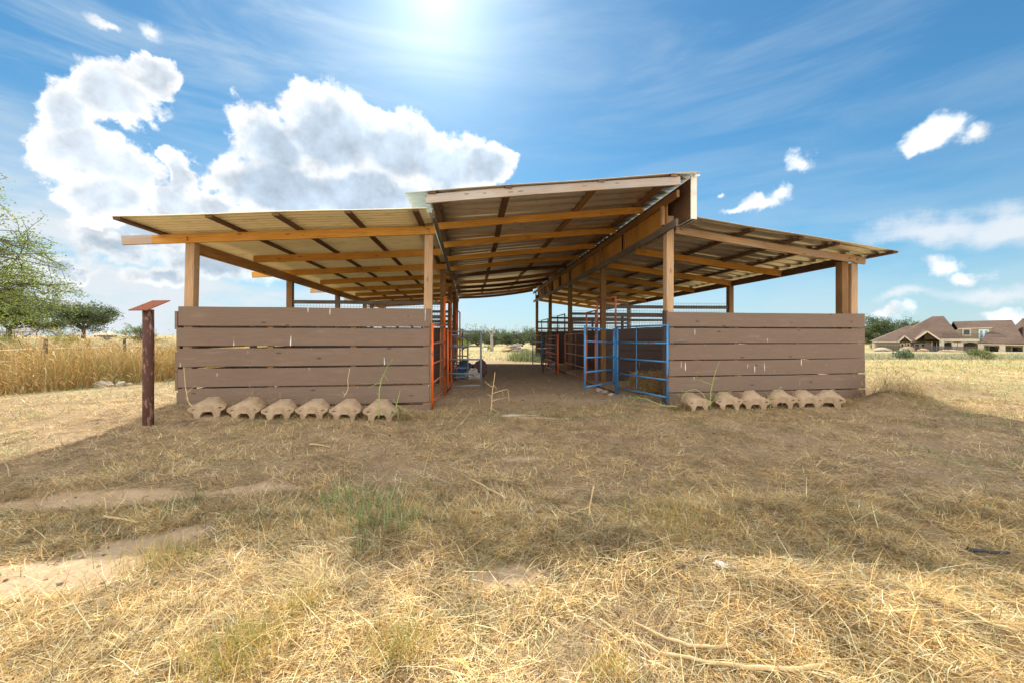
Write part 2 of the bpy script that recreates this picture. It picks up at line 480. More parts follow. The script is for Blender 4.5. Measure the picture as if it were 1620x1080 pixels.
# ------------------------------------------------------------------ ground
def build_ground():
    def axis(n, a, lo, hi, c):
        t = np.linspace(math.asinh((lo - c) / a), math.asinh((hi - c) / a), n)
        return c + a * np.sinh(t)
    xs = axis(520, 2.2, -900, 900, 0); ys = axis(560, 2.2, -120, 1100, 2.6)
    X, Y = np.meshgrid(xs, ys)
    Z = height(X, Y) + 0 * X
    V = np.stack([X, Y, Z], -1).reshape(-1, 3)
    nx, ny = len(xs), len(ys)
    i = (np.arange(ny - 1)[:, None] * nx + np.arange(nx - 1)[None, :]).ravel()
    Q = np.stack([i, i + 1, i + nx + 1, i + nx], -1)
    o = np_mesh('ground', V, Q, M['ground'], smooth=True)
    x, y = V[:, 0], V[:, 1]
    far = np.clip(sstep(np.hypot(x, y), 9, 20), 0, 1)
    zone = np.stack([sand_mask(x, y), floor_mask(x, y), np.clip(green_mask(x, y), 0, 1), far], -1)
    a = o.data.color_attributes.new('Zone', 'FLOAT_COLOR', 'POINT')
    a.data.foreach_set('color', zone.astype('f').ravel())
    tag(o, 'dry mown field with straw litter, sandy bare patches and dirt', 'ground', kind='structure')
build_ground()

# ------------------------------------------------------------------ blades (hay, grass)
def blades(name, P, az, pitch, length, width, bend, col, mat, segs=2, taper=True, parent=None, roll=None):
    n = len(P)
    d = np.stack([np.cos(az) * np.cos(pitch), np.sin(az) * np.cos(pitch), np.sin(pitch)], -1)
    side = np.stack([-np.sin(az), np.cos(az), np.zeros(n)], -1)
    upv = np.cross(d, side)
    if roll is not None:
        side, upv = side * np.cos(roll)[:, None] + upv * np.sin(roll)[:, None], upv
    bdir = np.stack([np.zeros(n), np.zeros(n), -np.ones(n)], -1)
    sw = rng.normal(0, 1, n)[:, None] * np.stack([-np.sin(az), np.cos(az), np.zeros(n)], -1)
    rows = []
    for k in range(segs + 1):
        f = k / segs
        c = P + d * (length * f)[:, None] + bdir * (bend * length * f * f)[:, None] + sw * (.18 * length * f * f)[:, None]
        w = width * (1 - (.75 * f if taper else .1))
        rows.append(c - side * (w / 2)[:, None]); rows.append(c + side * (w / 2)[:, None])
    V = np.stack(rows, 1).reshape(-1, 3)
    k2 = 2 * (segs + 1)
    base = np.arange(n)[:, None] * k2
    Q = np.concatenate([base + np.array([[2 * s, 2 * s + 1, 2 * s + 3, 2 * s + 2]]) for s in range(segs)], 0)
    C = np.repeat(np.concatenate([col, np.ones((n, 1))], 1), k2, 0)
    return np_mesh(name, V, Q, mat, C, parent)

def palette(n, cols, weights, var=.20):
    cols = np.array(cols); idx = rng.choice(len(cols), n, p=np.array(weights) / np.sum(weights))
    return np.clip(cols[idx] * (1 + rng.normal(0, var, (n, 1))), .01, .9)

STRAW = [(.74, .55, .26), (.62, .42, .165), (.44, .27, .10), (.82, .69, .42), (.20, .125, .065), (.56, .52, .33)]
def scatter(n, y0, y1, spread=1.42, pw=1.0):
    y = y0 + (y1 - y0) * rng.random(n) ** pw
    x = (rng.random(n) * 2 - 1) * spread * np.maximum(y, 1.2) + 0
    return x, y
def free(x, y):
    """density multiplier 0..1 of hay litter"""
    u, v = to_uv(x, y)
    barn = (u > -3.95) & (u < 8.2) & (v > -.06) & (v < 14.6)
    fl = floor_mask(x, y)
    k = 1 - .93 * sand_mask(x, y)
    k = k * np.where(barn, .16 * (1 - .5 * fl), 1)
    k = k * (.30 + .70 * sstep(fbm(x * 1.9, y * 1.9, 51, 4), .34, .54))
    return k

def hay():
    out = []
    for (n, y0, y1, wl, ww, lift) in ((230000, .55, 3.0, (.025, .11), (.0018, .0036), .02), (26000, .55, 3.4, (.12, .28), (.002, .0042), .02), (215000, 2.4, 7.6, (.04, .15), (.003, .0055), .015), (18000, 2.6, 7.6, (.14, .30), (.003, .006), .015), (70000, 7.0, 17, (.10, .28), (.008, .015), .012)):
        # area-uniform sampling in the visible wedge
        y = np.sqrt(rng.random(n) * (y1 * y1 - y0 * y0) + y0 * y0)
        x = (rng.random(n) * 2 - 1) * 1.45 * y
        keep = rng.random(n) < free(x, y)
        x, y = x[keep], y[keep]; n = len(x)
        out.append((x, y, rng.uniform(*wl, n), rng.uniform(*ww, n), lift))
    # a few behind / beside the camera so the place holds up from a step away
    n = 30000
    x = rng.uniform(-5, 5, n); y = rng.uniform(-1.2, 1.0, n)
    out.append((x, y, rng.uniform(.08, .24, n), rng.uniform(.003, .005, n), .02))
    X = np.concatenate([o[0] for o in out]); Y = np.concatenate([o[1] for o in out])
    Ln = np.concatenate([o[2] for o in out]); W = np.concatenate([o[3] for o in out])
    n = len(X)
    flow = fbm(X * .7, Y * .7, 61, 2) * 6.3
    az = flow + rng.normal(0, 1.5, n)
    pitch = np.abs(rng.normal(.0, .22, n)) + .03
    up = rng.random(n) < .10
    pitch = np.where(up, rng.uniform(.3, 1.1, n), pitch)
    Ln = np.where(up, Ln * .75, Ln)
    Z = height(X, Y) + rng.random(n) * .03 * (1 - .6 * (Y > 4)) - .004
    pch = fbm(X * .9, Y * .9, 71, 3)[:, None]
    col = palette(n, STRAW, [4, 3.6, 2.6, 2.6, 2.4, 1.6], .24)
    dull = palette(n, [(.58, .43, .23), (.42, .29, .15), (.68, .55, .34), (.22, .15, .085)], [2, 1.6, 1.5, 1], .24)
    # the strip in front of the shed carries duller, greyer litter
    greyed = np.clip(sstep(Y, 2.5, 3.1) * (1 - sstep(Y, 6.5, 8)) * .75 + (pch[:, 0] - .5) * 1.2, 0, 1)
    col = np.where((rng.random(n) < greyed)[:, None], dull, col) * (.66 + .5 * sstep(fbm(X * 8, Y * 8, 73, 3), .3, .68))[:, None]
    o = blades('loose_hay', np.stack([X, Y, Z], -1), az, pitch, Ln, W, rng.uniform(0, .35, n), col, M['straw'])
    tag(o, 'loose cut hay and straw litter lying over the mown ground', 'hay', kind='stuff')
hay()

def clods():
    n = 5200
    y = rng.uniform(1.2, 11, n); x = (rng.random(n) * 2 - 1) * 1.42 * y
    k = rng.random(n) < np.clip(.10 + sand_mask(x, y) * .5 + floor_mask(x, y) * .9, 0, 1)
    x, y = x[k], y[k]; n = len(x)
    r = rng.uniform(.004, .016, n) * (1 + y * .06)
    o8 = np.array([(1, 0, 0), (0, 1, 0), (-1, 0, 0), (0, -1, 0), (0, 0, 1), (0, 0, -1)], float)
    V = o8[None] * r[:, None, None] * rng.uniform(.55, 1.25, (n, 6, 1)) * np.array([1.2, 1, .7]) + np.stack([x, y, height(x, y) + r * .25], -1)[:, None, :]
    T = np.array([(0, 1, 4), (1, 2, 4), (2, 3, 4), (3, 0, 4), (1, 0, 5), (2, 1, 5), (3, 2, 5), (0, 3, 5)])
    Q = (np.arange(n)[:, None, None] * 6 + T[None]).reshape(-1, 3)
    C = np.repeat(np.concatenate([palette(n, [(.30, .21, .13), (.20, .14, .09), (.44, .34, .24)], [3, 2, 1]), np.ones((n, 1))], 1), 6, 0)
    o = np_mesh('dirt_clods', V.reshape(-1, 3), Q, M['straw'], C)
    tag(o, 'small dirt clods and pebbles scattered over the bare ground', 'clods', kind='stuff')
clods()

def green_grass():
    n = 520000
    y = np.sqrt(rng.random(n) * (16 ** 2 - .6) + .6); x = (rng.random(n) * 2 - 1) * 1.45 * y
    dens = green_mask(x, y) * (.30 + .9 / (1 + (y / 3) ** 2)) * (1 - .9 * sand_mask(x, y)) * (1 - .8 * floor_mask(x, y))
    u, v = to_uv(x, y)
    dens = np.where((u > -4) & (u < 8.2) & (v > -.1) & (v < 15), dens * .12, dens)
    clump = sstep(fbm(x * 6, y * 6, 81, 2), .45, .66)
    keep = rng.random(n) < np.clip(dens * (.12 + 1.1 * clump), 0, 1) * .95
    x, y = x[keep], y[keep]; n = len(x)
    print('green', n)
    tall = np.exp(-(seg_dist(x, y, -1.3, 2.95, -.85, 2.5) / .35) ** 2)
    Ln = rng.uniform(.04, .12, n) + tall * rng.uniform(.04, .16, n)
    col = palette(n, [(.15, .24, .06), (.20, .29, .08), (.25, .30, .11), (.11, .19, .06), (.22, .30, .17)], [3, 3, 2, 2, 2])
    o = blades('green_grass', np.stack([x, y, height(x, y) - .006], -1), rng.random(n) * 6.3, rng.uniform(.75, 1.5, n), Ln, rng.uniform(.0025, .0055, n) * (1 + y * .08), rng.uniform(0, .3, n), col, M['straw'])
    tag(o, 'short green grass tufts growing up through the straw', 'grass', kind='stuff')
green_grass()

def bright_tufts():
    # golden upright tufts in the near foreground
    xs, ys = [], []
    for (cx, cy, r, k) in ((-1.02, 1.48, .16, 650), (-.42, 1.5, .12, 350), (.35, 1.42, .09, 160), (-1.9, 2.15, .2, 350), (1.0, 2.42, .35, 420), (-.9, 1.72, .1, 160)):
        xs.append(rng.normal(cx, r * .6, k)); ys.append(rng.normal(cy, r * .5, k))
    x, y = np.concatenate(xs), np.concatenate(ys); n = len(x)
    col = palette(n, [(.45, .30, .08), (.34, .32, .08), (.55, .40, .15), (.26, .30, .08)], [3, 2, 2, 1.5])
    o = blades('golden_grass', np.stack([x, y, height(x, y) - .005], -1), rng.random(n) * 6.3, rng.uniform(.7, 1.45, n), rng.uniform(.07, .18, n), rng.uniform(.0022, .004, n), rng.uniform(0, .4, n), col, M['straw'])
    tag(o, 'golden green upright grass tufts in the near straw', 'grass', kind='stuff')
bright_tufts()

def tall_grass():
    n = 120000
    y = rng.uniform(7.0, 17, n); x = rng.uniform(-24, -7.5, n)
    edge = 8.3 + np.clip(x + 10.7, 0, None) * 2.0 - np.clip(-10.7 - x, 0, None) * .25 + (fbm(x * .9, y * .9, 91, 3) - .5) * 1.4
    inview = np.abs(x / y) < 1.5
    keep = (y > edge) & inview & (rng.random(n) < .35 + .65 * sstep(fbm(x * .8, y * .8, 92, 3), .3, .6)) & (rng.random(n) < np.where(y < edge + 3.5, 1, .45))
    x, y, edge = x[keep], y[keep], edge[keep]; n = len(x)
    print('tall', n)
    rise = sstep(y - edge, -.1, 1.5)
    hn = .68 + 1.05 * fbm(x * .55, y * .55, 93, 3)
    Ln = (.22 + .78 * rise) * hn * rng.uniform(.55, 1.12, n)
    col = palette(n, [(.48, .315, .11), (.37, .22, .075), (.57, .42, .17), (.32, .33, .12), (.62, .52, .31)], [3.4, 2.6, 2.4, 1.6 , 1.4], .2)
    greenish = (fbm(x * .6, y * .6, 94, 2) > .50) & (rng.random(n) < .5)
    col = np.where(greenish[:, None], palette(n, [(.26, .29, .09), (.33, .34, .13)], [1, 1]), col)
    o = blades('tall_dry_grass', np.stack([x, y, height(x, y) - .02], -1), .2 + rng.normal(0, 1.3, n), rng.uniform(1.0, 1.5, n), Ln, rng.uniform(.006, .012, n), rng.uniform(0, .28, n), col, M['straw'], segs=3)
    tag(o, 'tall rusty golden dry grass standing along the wire fence', 'grass', kind='stuff')
    k = rng.random(n) < .30
    x, y, Ln = x[k], y[k], Ln[k]; n = len(x)
    xx = x + rng.normal(0, .12, n); yy = y + rng.normal(0, .12, n)
    o = blades('seed_heads', np.stack([xx, yy, height(xx, yy) + Ln * rng.uniform(.62, 1.12, n)], -1), .3 + rng.normal(0, .8, n), rng.uniform(-.5, 1.0, n), rng.uniform(.08, .24, n), rng.uniform(.014, .034, n), rng.uniform(.1, .7, n), palette(n, [(.42, .22, .07), (.52, .33, .12), (.34, .17, .06), (.62, .48, .26)], [3, 2, 2, 1.5]), M['straw'])
    tag(o, 'drooping rusty seed heads at the tips of the tall dry grass', 'seed heads', kind='stuff')
tall_grass()

def field_grass():
    n = 60000
    y = np.sqrt(rng.random(n) * (60 ** 2 - 15 ** 2) + 15 ** 2); x = (rng.random(n) * 2 - 1) * 1.42 * y
    u, v = to_uv(x, y)
    k = ~((u > -5) & (u < 9) & (v < 15.5))
    x, y = x[k], y[k]; n = len(x)
    left = sstep(-x / y, .6, .8)
    Ln = rng.uniform(.08, .22, n) + left * rng.uniform(.1, .5, n)
    col = palette(n, [(.48, .37, .17), (.40, .33, .15), (.29, .31, .12), (.58, .48, .27)], [3, 3, 2.4, 1.6])
    pale = palette(n, [(.50, .46, .32), (.42, .42, .28), (.58, .52, .36)], [2, 2, 1])
    col = np.where((left > .5)[:, None], pale, col)
    o = blades('field_grass', np.stack([x, y, height(x, y) - .01], -1), rng.random(n) * 6.3, rng.uniform(.5, 1.4, n), Ln, rng.uniform(.02, .05, n), rng.uniform(0, .3, n), col, M['straw'])
    tag(o, 'short pale grass across the far field', 'grass', kind='stuff')
field_grass()

def weed_strip():
    n = 42000
    x = rng.uniform(17, 52, n); y = 29.5 + rng.uniform(-2.6, 4, n) + (x - 30) * .05 + (fbm(x * .4, x * 0, 98, 2) - .5) * 2
    n1 = fbm(x * .25, y * .25, 97, 3)
    Ln = (.18 + .62 * n1) * rng.uniform(.4, 1.0, n)
    col = palette(n, [(.38, .37, .25), (.30, .31, .20), (.48, .44, .29), (.26, .28, .13)], [3, 3, 2, 1.2])
    o = blades('roadside_weeds', np.stack([x, y, height(x, y) - .02], -1), rng.random(n) * 6.3, rng.uniform(.7, 1.5, n), Ln, rng.uniform(.02, .045, n), rng.uniform(0, .3, n), col, M['straw'])
    tag(o, 'band of grey green weeds between the mown field and the house', 'weeds', kind='stuff')
weed_strip()

# ------------------------------------------------------------------ barn
barn = empty('pole_barn', BO, BROT)
tag(barn, 'open sided pole barn with brown plank walls and a raised metal centre roof', 'barn')
BAYS = [0, 3.55, 7.1, 10.65, 14.2]
UL, UC, UR, UE = -3.80, -.04, 4.27, 7.98
def jl(u): return 3.087 + .062 * (u - .03)          # left joist top
def jr(u): return 3.21 - .127 * (u - 4.39)          # right joist top
def jc(u): return 3.39 + .110 * u                   # raised joist top
def sagc(v): return -.05 * math.sin(math.pi * min(1, max(0, v / 14))) - .010 * max(0, v - 9)

def part(name, mat, fn, smooth=False):
    b = MB(); fn(b)
    return b.build(name, mat, barn, smooth)

def posts():
    for i, v in enumerate(BAYS):
        lean = -.11 if i == 0 else random.uniform(-.04, .04)
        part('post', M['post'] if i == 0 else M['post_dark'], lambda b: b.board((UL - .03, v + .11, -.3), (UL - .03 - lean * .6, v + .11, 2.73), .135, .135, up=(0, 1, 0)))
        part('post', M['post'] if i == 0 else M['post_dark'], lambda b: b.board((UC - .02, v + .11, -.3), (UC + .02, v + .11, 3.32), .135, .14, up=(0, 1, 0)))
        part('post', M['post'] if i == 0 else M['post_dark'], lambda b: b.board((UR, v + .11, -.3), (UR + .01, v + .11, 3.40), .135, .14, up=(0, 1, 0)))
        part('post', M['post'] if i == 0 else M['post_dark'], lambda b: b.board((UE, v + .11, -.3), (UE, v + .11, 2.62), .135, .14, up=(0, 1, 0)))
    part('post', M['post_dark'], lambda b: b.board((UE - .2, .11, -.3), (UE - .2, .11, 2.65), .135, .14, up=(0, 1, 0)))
    part('post', M['post'], lambda b: b.board((UR - .11, .10, 3.24), (UR - .11, .10, 3.585), .05, .09, up=(0, 1, 0)))
    # stub posts showing above the left side wall
    for v in (1.8, 5.3, 8.9):
        part('stub_post', M['grey_dark'], lambda b: b.board((-3.72, v, -.2), (-3.72, v, 1.78 + random.uniform(-.03, .05)), .1, .1, up=(0, 1, 0)))
posts()

def joists():
    vs = [0, 1.77, 3.55, 5.32, 7.1, 8.87, 10.65, 12.4, 14.2]
    for i, v in enumerate(vs):
        long = i % 2 == 0
        u0 = -4.66 + random.uniform(-.05, .05) if long else -3.70
        bow = random.uniform(-.02, .015)
        def f(b):
            u1 = .09 if i == 0 else .06
            b.board((u0, v + (.02 if i == 0 else .0), jl(u0) - .07), (u1, v + (.02 if i == 0 else 0), jl(u1) - .07), .04, .14, segs=6, bow=bow, jit=.003)
        part('joist', M['joist'] if i < 6 else M['joist_old'], f)
        if long:
            part('joist_end', M['grey_wood'], lambda b: b.board((u0 - .012, v + (.02 if i == 0 else 0), jl(u0) - .07), (u0 + .42, v + (.02 if i == 0 else 0), jl(u0 + .42) - .07), .044, .144))
    for i, v in enumerate(vs):
        u1 = 8.17 if i == 0 else 7.93
        bow = random.uniform(-.02, .015)
        part('joist', M['joist'] if i else M['post'], lambda b: b.board((4.37, v + (.02 if i == 0 else 0), jr(4.37) - .07), (u1, v + (.02 if i == 0 else 0), jr(u1) - .07), .04, .14 if i else .13, segs=6, bow=bow, jit=.003))
    for i, v in enumerate([.85, 2.35, 3.9, 5.5, 7.1, 8.7, 10.3, 11.9, 13.4, 14.7]):
        dark = i in (4, 6, 7, 9)
        s = sagc(v)
        bow = random.uniform(.0, .05) if i < 5 else -.05 - .03 * (i - 5) * .3
        part('joist', M['purlin'] if dark else (M['joist'] if i < 4 else M['joist_old']), lambda b: b.board((.06, v, jc(.06) - .075 + s), (4.12, v, jc(4.12) - .075 + s), .04, .13, segs=8, bow=bow, jit=.004))
    part('fascia', M['grey_wood'], lambda b: b.board((.0, -.6, jc(0) - .065), (4.1, -.6, jc(4.1) - .065), .04, .135, segs=5, bow=.015, jit=.002))
joists()

def purlins():
    for u in (-4.16, -2.98, -2.10, -1.10, -.13):
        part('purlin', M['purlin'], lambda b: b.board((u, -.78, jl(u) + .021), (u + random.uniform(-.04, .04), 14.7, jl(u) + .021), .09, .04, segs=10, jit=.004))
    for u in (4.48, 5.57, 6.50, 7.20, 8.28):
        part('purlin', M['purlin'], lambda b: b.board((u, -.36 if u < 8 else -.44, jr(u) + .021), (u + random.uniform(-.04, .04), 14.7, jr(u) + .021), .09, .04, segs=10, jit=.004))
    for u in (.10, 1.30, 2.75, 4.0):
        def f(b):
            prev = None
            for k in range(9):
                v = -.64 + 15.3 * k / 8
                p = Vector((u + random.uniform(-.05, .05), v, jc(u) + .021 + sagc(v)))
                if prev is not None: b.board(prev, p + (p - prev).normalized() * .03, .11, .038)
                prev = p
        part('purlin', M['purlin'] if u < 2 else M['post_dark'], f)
purlins()
for (u, z, v) in ((-3.77, 2.79, -.004), (-3.77, 2.75, -.004), (-.03, 3.03, -.004), (-.01, 2.98, -.004), (4.46, 3.15, -.004), (7.82, 2.70, -.004), (7.99, 2.68, -.004)):
    part('bolt', M['dark_steel'], lambda b: b.tube([(u, v + .006, z), (u, v - .008, z)], .012, 8))

def beams():
    # eave rim beams
    part('eave_beam', M['joist_old'], lambda b: b.board((-3.74, .1, 2.665), (-3.74, 14.4, 2.665), .05, .15, segs=10, jit=.004))
    part('eave_beam', M['joist'], lambda b: b.board((-3.80, .2, 2.62), (-3.80, 14.4, 2.62), .04, .09, segs=10, jit=.003))
    part('eave_beam', M['purlin'], lambda b: b.board((7.97, .18, 2.69), (7.97, 14.4, 2.67), .05, .15, segs=10, jit=.004))
    # left centre chord
    part('chord', M['grey_dark'], lambda b: b.board((.09, -.32, 3.185), (.06, 14.6, 3.12), .04, .135, segs=12, bow=-.05, jit=.004))
    # right chords and plywood web
    part('chord', M['grey_dark'], lambda b: b.board((4.165, -.40, 3.16), (4.165, 14.7, 3.10), .045, .125, segs=14, bow=-.06, jit=.005))
    def up(b):
        for (a, c, dz) in ((-.42, 3.75, 0), (3.6, 7.5, -.02), (7.3, 11.2, -.03), (11.0, 14.8, -.05)):
            b.board((4.165 + (.004 if a > 3 else 0), a, 3.64 + sagc(a) + dz * .2), (4.165, c, 3.64 + sagc(c) + dz * .2), .05, .118, segs=4, jit=.005)
    part('chord', M['post_dark'], up)
    edges = [.0, 1.86, 2.15, 3.45, 3.75, 5.1, 5.45, 6.8, 7.2, 8.3, 8.75, 9.7]
    for a, c in zip(edges[0::2], edges[1::2]):
        part('plywood_panel', M['plywood'], lambda b: b.board((4.205, (a + c) / 2, 3.19 + sagc((a + c) / 2) * .8), (4.205, (a + c) / 2, 3.60 + sagc((a + c) / 2)), .015, c - a, up=(0, 1, 0)))
    for v in (1.9, 3.52, 3.68, 5.2, 7.0, 8.6, 10.2, 10.9, 11.9, 12.9, 14.1):
        part('web_stud', M['joist_old'], lambda b: b.board((4.185, v, 3.2 + sagc(v)), (4.185, v, 3.6 + sagc(v)), .05, .10, up=(0, 1, 0)))
    for v in (10.5, 12.4):
        part('web_brace', M['grey_wood'], lambda b: b.board((4.185, v, 3.2 + sagc(v)), (4.185, v + .55, 3.58 + sagc(v)), .03, .09, up=(0, 1, 0)))
    # clerestory backing boards and cladding at the right of the raised roof
    part('backing_board', M['purlin'], lambda b: b.board((4.365, -.47, 3.555), (4.365, 14.6, 3.52), .02, .66, segs=8))
beams()

def roof(name, mat, u0, u1, v0, v1, zf, sag=None, period=.33, lift=0.0, rib=.046):
    """corrugated sheet, ribs running across (along u), closed thin section"""
    prof = []
    v = v0; i = 0
    while v < v1:
        for dv, dz in ((0, 0), (period * .48, 0), (period * .60, rib), (period * .88, rib)):
            if v + dv <= v1: prof.append((v + dv, dz))
        v += period; i += 1
    nu = 9
    us = [u0 + (u1 - u0) * k / (nu - 1) for k in range(nu)]
    V = []; Q = []
    npf = len(prof)
    for t in (0, .004):
        for u in us:
            for (v, dz) in prof:
                V.append((u, v, zf(u) + .043 + lift + dz + t + (sag(v) if sag else 0) + .006 * math.sin(u * 2.1 + v * .9)))
    def idx(t, k, i): return (t * nu + k) * npf + i
    for k in range(nu - 1):
        for i in range(npf - 1):
            Q.append((idx(0, k, i), idx(0, k, i + 1), idx(0, k + 1, i + 1), idx(0, k + 1, i)))
            Q.append((idx(1, k, i), idx(1, k + 1, i), idx(1, k + 1, i + 1), idx(1, k, i + 1)))
    for k in range(nu - 1):
        Q.append((idx(0, k, 0), idx(0, k + 1, 0), idx(1, k + 1, 0), idx(1, k, 0)))
        Q.append((idx(0, k, npf - 1), idx(1, k, npf - 1), idx(1, k + 1, npf - 1), idx(0, k + 1, npf - 1)))
    for i in range(npf - 1):
        Q.append((idx(0, 0, i), idx(1, 0, i), idx(1, 0, i + 1), idx(0, 0, i + 1)))
        Q.append((idx(0, nu - 1, i), idx(0, nu - 1, i + 1), idx(1, nu - 1, i + 1), idx(1, nu - 1, i)))
    return np_mesh(name, np.array(V), np.array(Q), mat, parent=barn)
roof('roof_sheet', M['sheet_tan'], -4.21, .03, -.80, 14.8, jl, period=.125, rib=.032)
roof('roof_sheet', M['sheet_grey'], 4.40, 8.36, -.46, 14.8, jr)
roof('roof_sheet', M['sheet_grey'], .02, 4.42, -.66, 14.9, jc, sagc)
roof('eave_sheet', M['sheet_clear'], -.30, .06, -.665, 14.9, jc, sagc, lift=-.006)
part('corner_trim', M['sheet_trim'], lambda b: (b.board((4.40, -.50, 3.19), (4.40, -.50, 3.905), .105, .02, up=(0, 1, 0), ch=.002), b.board((4.455, -.49, 3.19), (4.455, 14.7, 3.19 - .02), .006, .02, ch=.001), b.board((4.40, -.51, 3.90), (4.50, -.51, 3.925), .02, .03, ch=.002)))
roofside = MB()
for k in range(60):
    v = -.46 + k * .252
    roofside.board((4.40 + (.012 if k % 2 else 0), v, 3.55 + sagc(v) * .9), (4.40 + (.012 if k % 2 else 0), v + .252, 3.55 + sagc(v + .25) * .9), .004, .70, ch=.0005)
roofside.build('side_cladding', M['sheet_trim'], barn)

def plank_wall(name, mat, p0, p1, zs, thick=.04, outset=None, gap_jit=.004):
    """one wall: horizontal planks as one mesh"""
    b = MB()
    p0, p1 = Vector(p0), Vector(p1)
    t = (p1 - p0).normalized()
    for i, (za, zb, zc, zd) in enumerate(zs):       # bottom-left, top-left, bottom-right, top-right
        a = p0 + t * random.uniform(-.05, .02); c = p1 + t * random.uniform(-.01, .015)
        hl = (zb - za + zd - zc) / 2
        b.board((a.x, a.y, (za + zb) / 2), (c.x, c.y, (zc + zd) / 2), thick, hl, segs=5, jit=gap_jit, ch=.005)
    return b.build(name, mat, barn)

def levels(top_l, top_r, h, g, n):
    out = []
    for i in range(n):
        j = random.uniform(-.006, .006)
        out.append((top_l - h - i * (h + g) + j, top_l - i * (h + g) + j, top_r - h - i * (h + g) - j, top_r - i * (h + g) - j))
    return out
# front walls: photo's plank edges (front left, front right)
LZ = [(1.395, 1.70, 1.385, 1.69), (1.075, 1.365, 1.075, 1.352), (.752, 1.040, .757, 1.046), (.428, .720, .444, .733), (.118, .408, .128, .412), (-.2, .095, -.22, .088)]
plank_wall('plank_wall', M['plank'], (-3.90, 0.0, 0), (.0, .0, 0), LZ)
RZ = [(1.40, 1.66, 1.39, 1.65), (1.105, 1.375, 1.103, 1.362), (.808, 1.086, .815, 1.087), (.515, .790, .535, .803), (.223, .500, .250, .515), (-.1, .205, -.08, .232)]
plank_wall('plank_wall', M['plank'], (4.23, .0, 0), (8.13, .0, 0), RZ)
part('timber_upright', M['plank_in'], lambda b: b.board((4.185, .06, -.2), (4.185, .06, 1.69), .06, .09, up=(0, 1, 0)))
# battens behind the front walls
for u in (-2.55, -1.25, 5.55, 6.8):
    part('batten', M['joist_old'], lambda b: b.board((u, .05, -.1), (u, .05, 1.62), .09, .045, up=(0, 1, 0)))
# side walls
plank_wall('plank_wall', M['plank'], (-3.95, .06, 0), (-3.93, 14.3, 0), levels(1.62, 1.60, .285, .035, 6))
plank_wall('plank_wall', M['plank'], (8.10, .10, 0), (8.10, 14.3, 0), levels(1.58, 1.56, .27, .02, 6))
# stall dividers
def divider(v, u0, u1, top, rails):
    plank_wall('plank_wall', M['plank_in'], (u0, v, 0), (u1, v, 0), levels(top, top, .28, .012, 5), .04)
    for z in rails:
        part('rail', M['grey_dark'], lambda b: b.board((u0, v - .012, z), (u1, v - .012, z + random.uniform(-.02, .02)), .04, .09, segs=3, jit=.003))
    part('batten', M['grey_dark'], lambda b: b.board(((u0 + u1) / 2 + .1, v + .05, 0), ((u0 + u1) / 2 + .1, v + .05, rails[0] + .04), .09, .04, up=(0, 1, 0)))
    w = MB()
    z0, z1 = top - .05, rails[0] + (.12 if u0 > 0 else .01)
    n = int((u1 - u0) / .075)
    for k in range(n + 1):
        u = u0 + (u1 - u0) * k / n
        w.tube([(u, v + .02, z0), (u + random.uniform(-.004, .004), v + .02, z1 + random.uniform(-.01, .01))], .0038, 3, caps=False)
    m = int((z1 - z0) / .10)
    for k in range(m + 1):
        z = z0 + (z1 - z0) * k / m
        w.tube([(u0, v + .023, z), ((u0 + u1) / 2, v + .023, z - .01), (u1, v + .023, z)], .0038, 3, caps=False)
    w.build('wire_mesh', M['wire'], barn)
for v in BAYS[1:]:
    divider(v + .12, UR + .07, UE, 1.41, (2.02, 1.79) if v < 14 else (1.95, 1.6))
    divider(v + .12, UL, UC - .06, 1.50 if v > 4 else 1.38, (2.08, 1.72) if v < 14 else (1.95, 1.6))

# ------------------------------------------------------------------ corral panels, gates
def rod(b, p, q, r, n=8): b.tube([p, q], r, n)
def panel(name, label, cat, p0, p1, zs, mats, post_top=None, bottom=0.0, ur=.021, rr=.0165, brace=None, group=None):
    """tube panel from p0 to p1 (x, y); zs rail heights (end0, end1); mats: (upright0, upright1, rails)"""
    g0, g1 = gz(*p0), gz(*p1)
    root = empty(name, (p0[0], p0[1], g0))
    tag(root, label, cat, group)
    d = Vector((p1[0] - p0[0], p1[1] - p0[1], g1 - g0))
    top = max(max(z) for z in zs)
    tops = post_top or (top + .02, top + .02)
    for i, (mm, off) in enumerate(((mats[0], Vector()), (mats[1], d))):
        b = MB(); rod(b, off + Vector((0, 0, bottom - (.02 if bottom == 0 else .0))), off + Vector((0, 0, tops[i])), ur, 10)
        b.build('upright', mm, root, True)
    for (z0, z1) in zs:
        b = MB(); mid = d * .5 + Vector((0, 0, (z0 + z1) / 2 + random.uniform(-.006, .006)))
        b.tube([Vector((0, 0, z0)), mid, d + Vector((0, 0, z1))], rr, 8)
        b.build('rail', mats[2], root, True)
    for f in (brace or ()):
        b = MB()
        p = [d * f + d.normalized() * random.uniform(-.012, .012) + Vector((0, 0, bottom + .12 + (top - bottom - .12) * k / 5)) for k in range(6)]
        b.tube(p, .008, 6)
        b.build('brace_rod', mats[2], root, True)
    return root
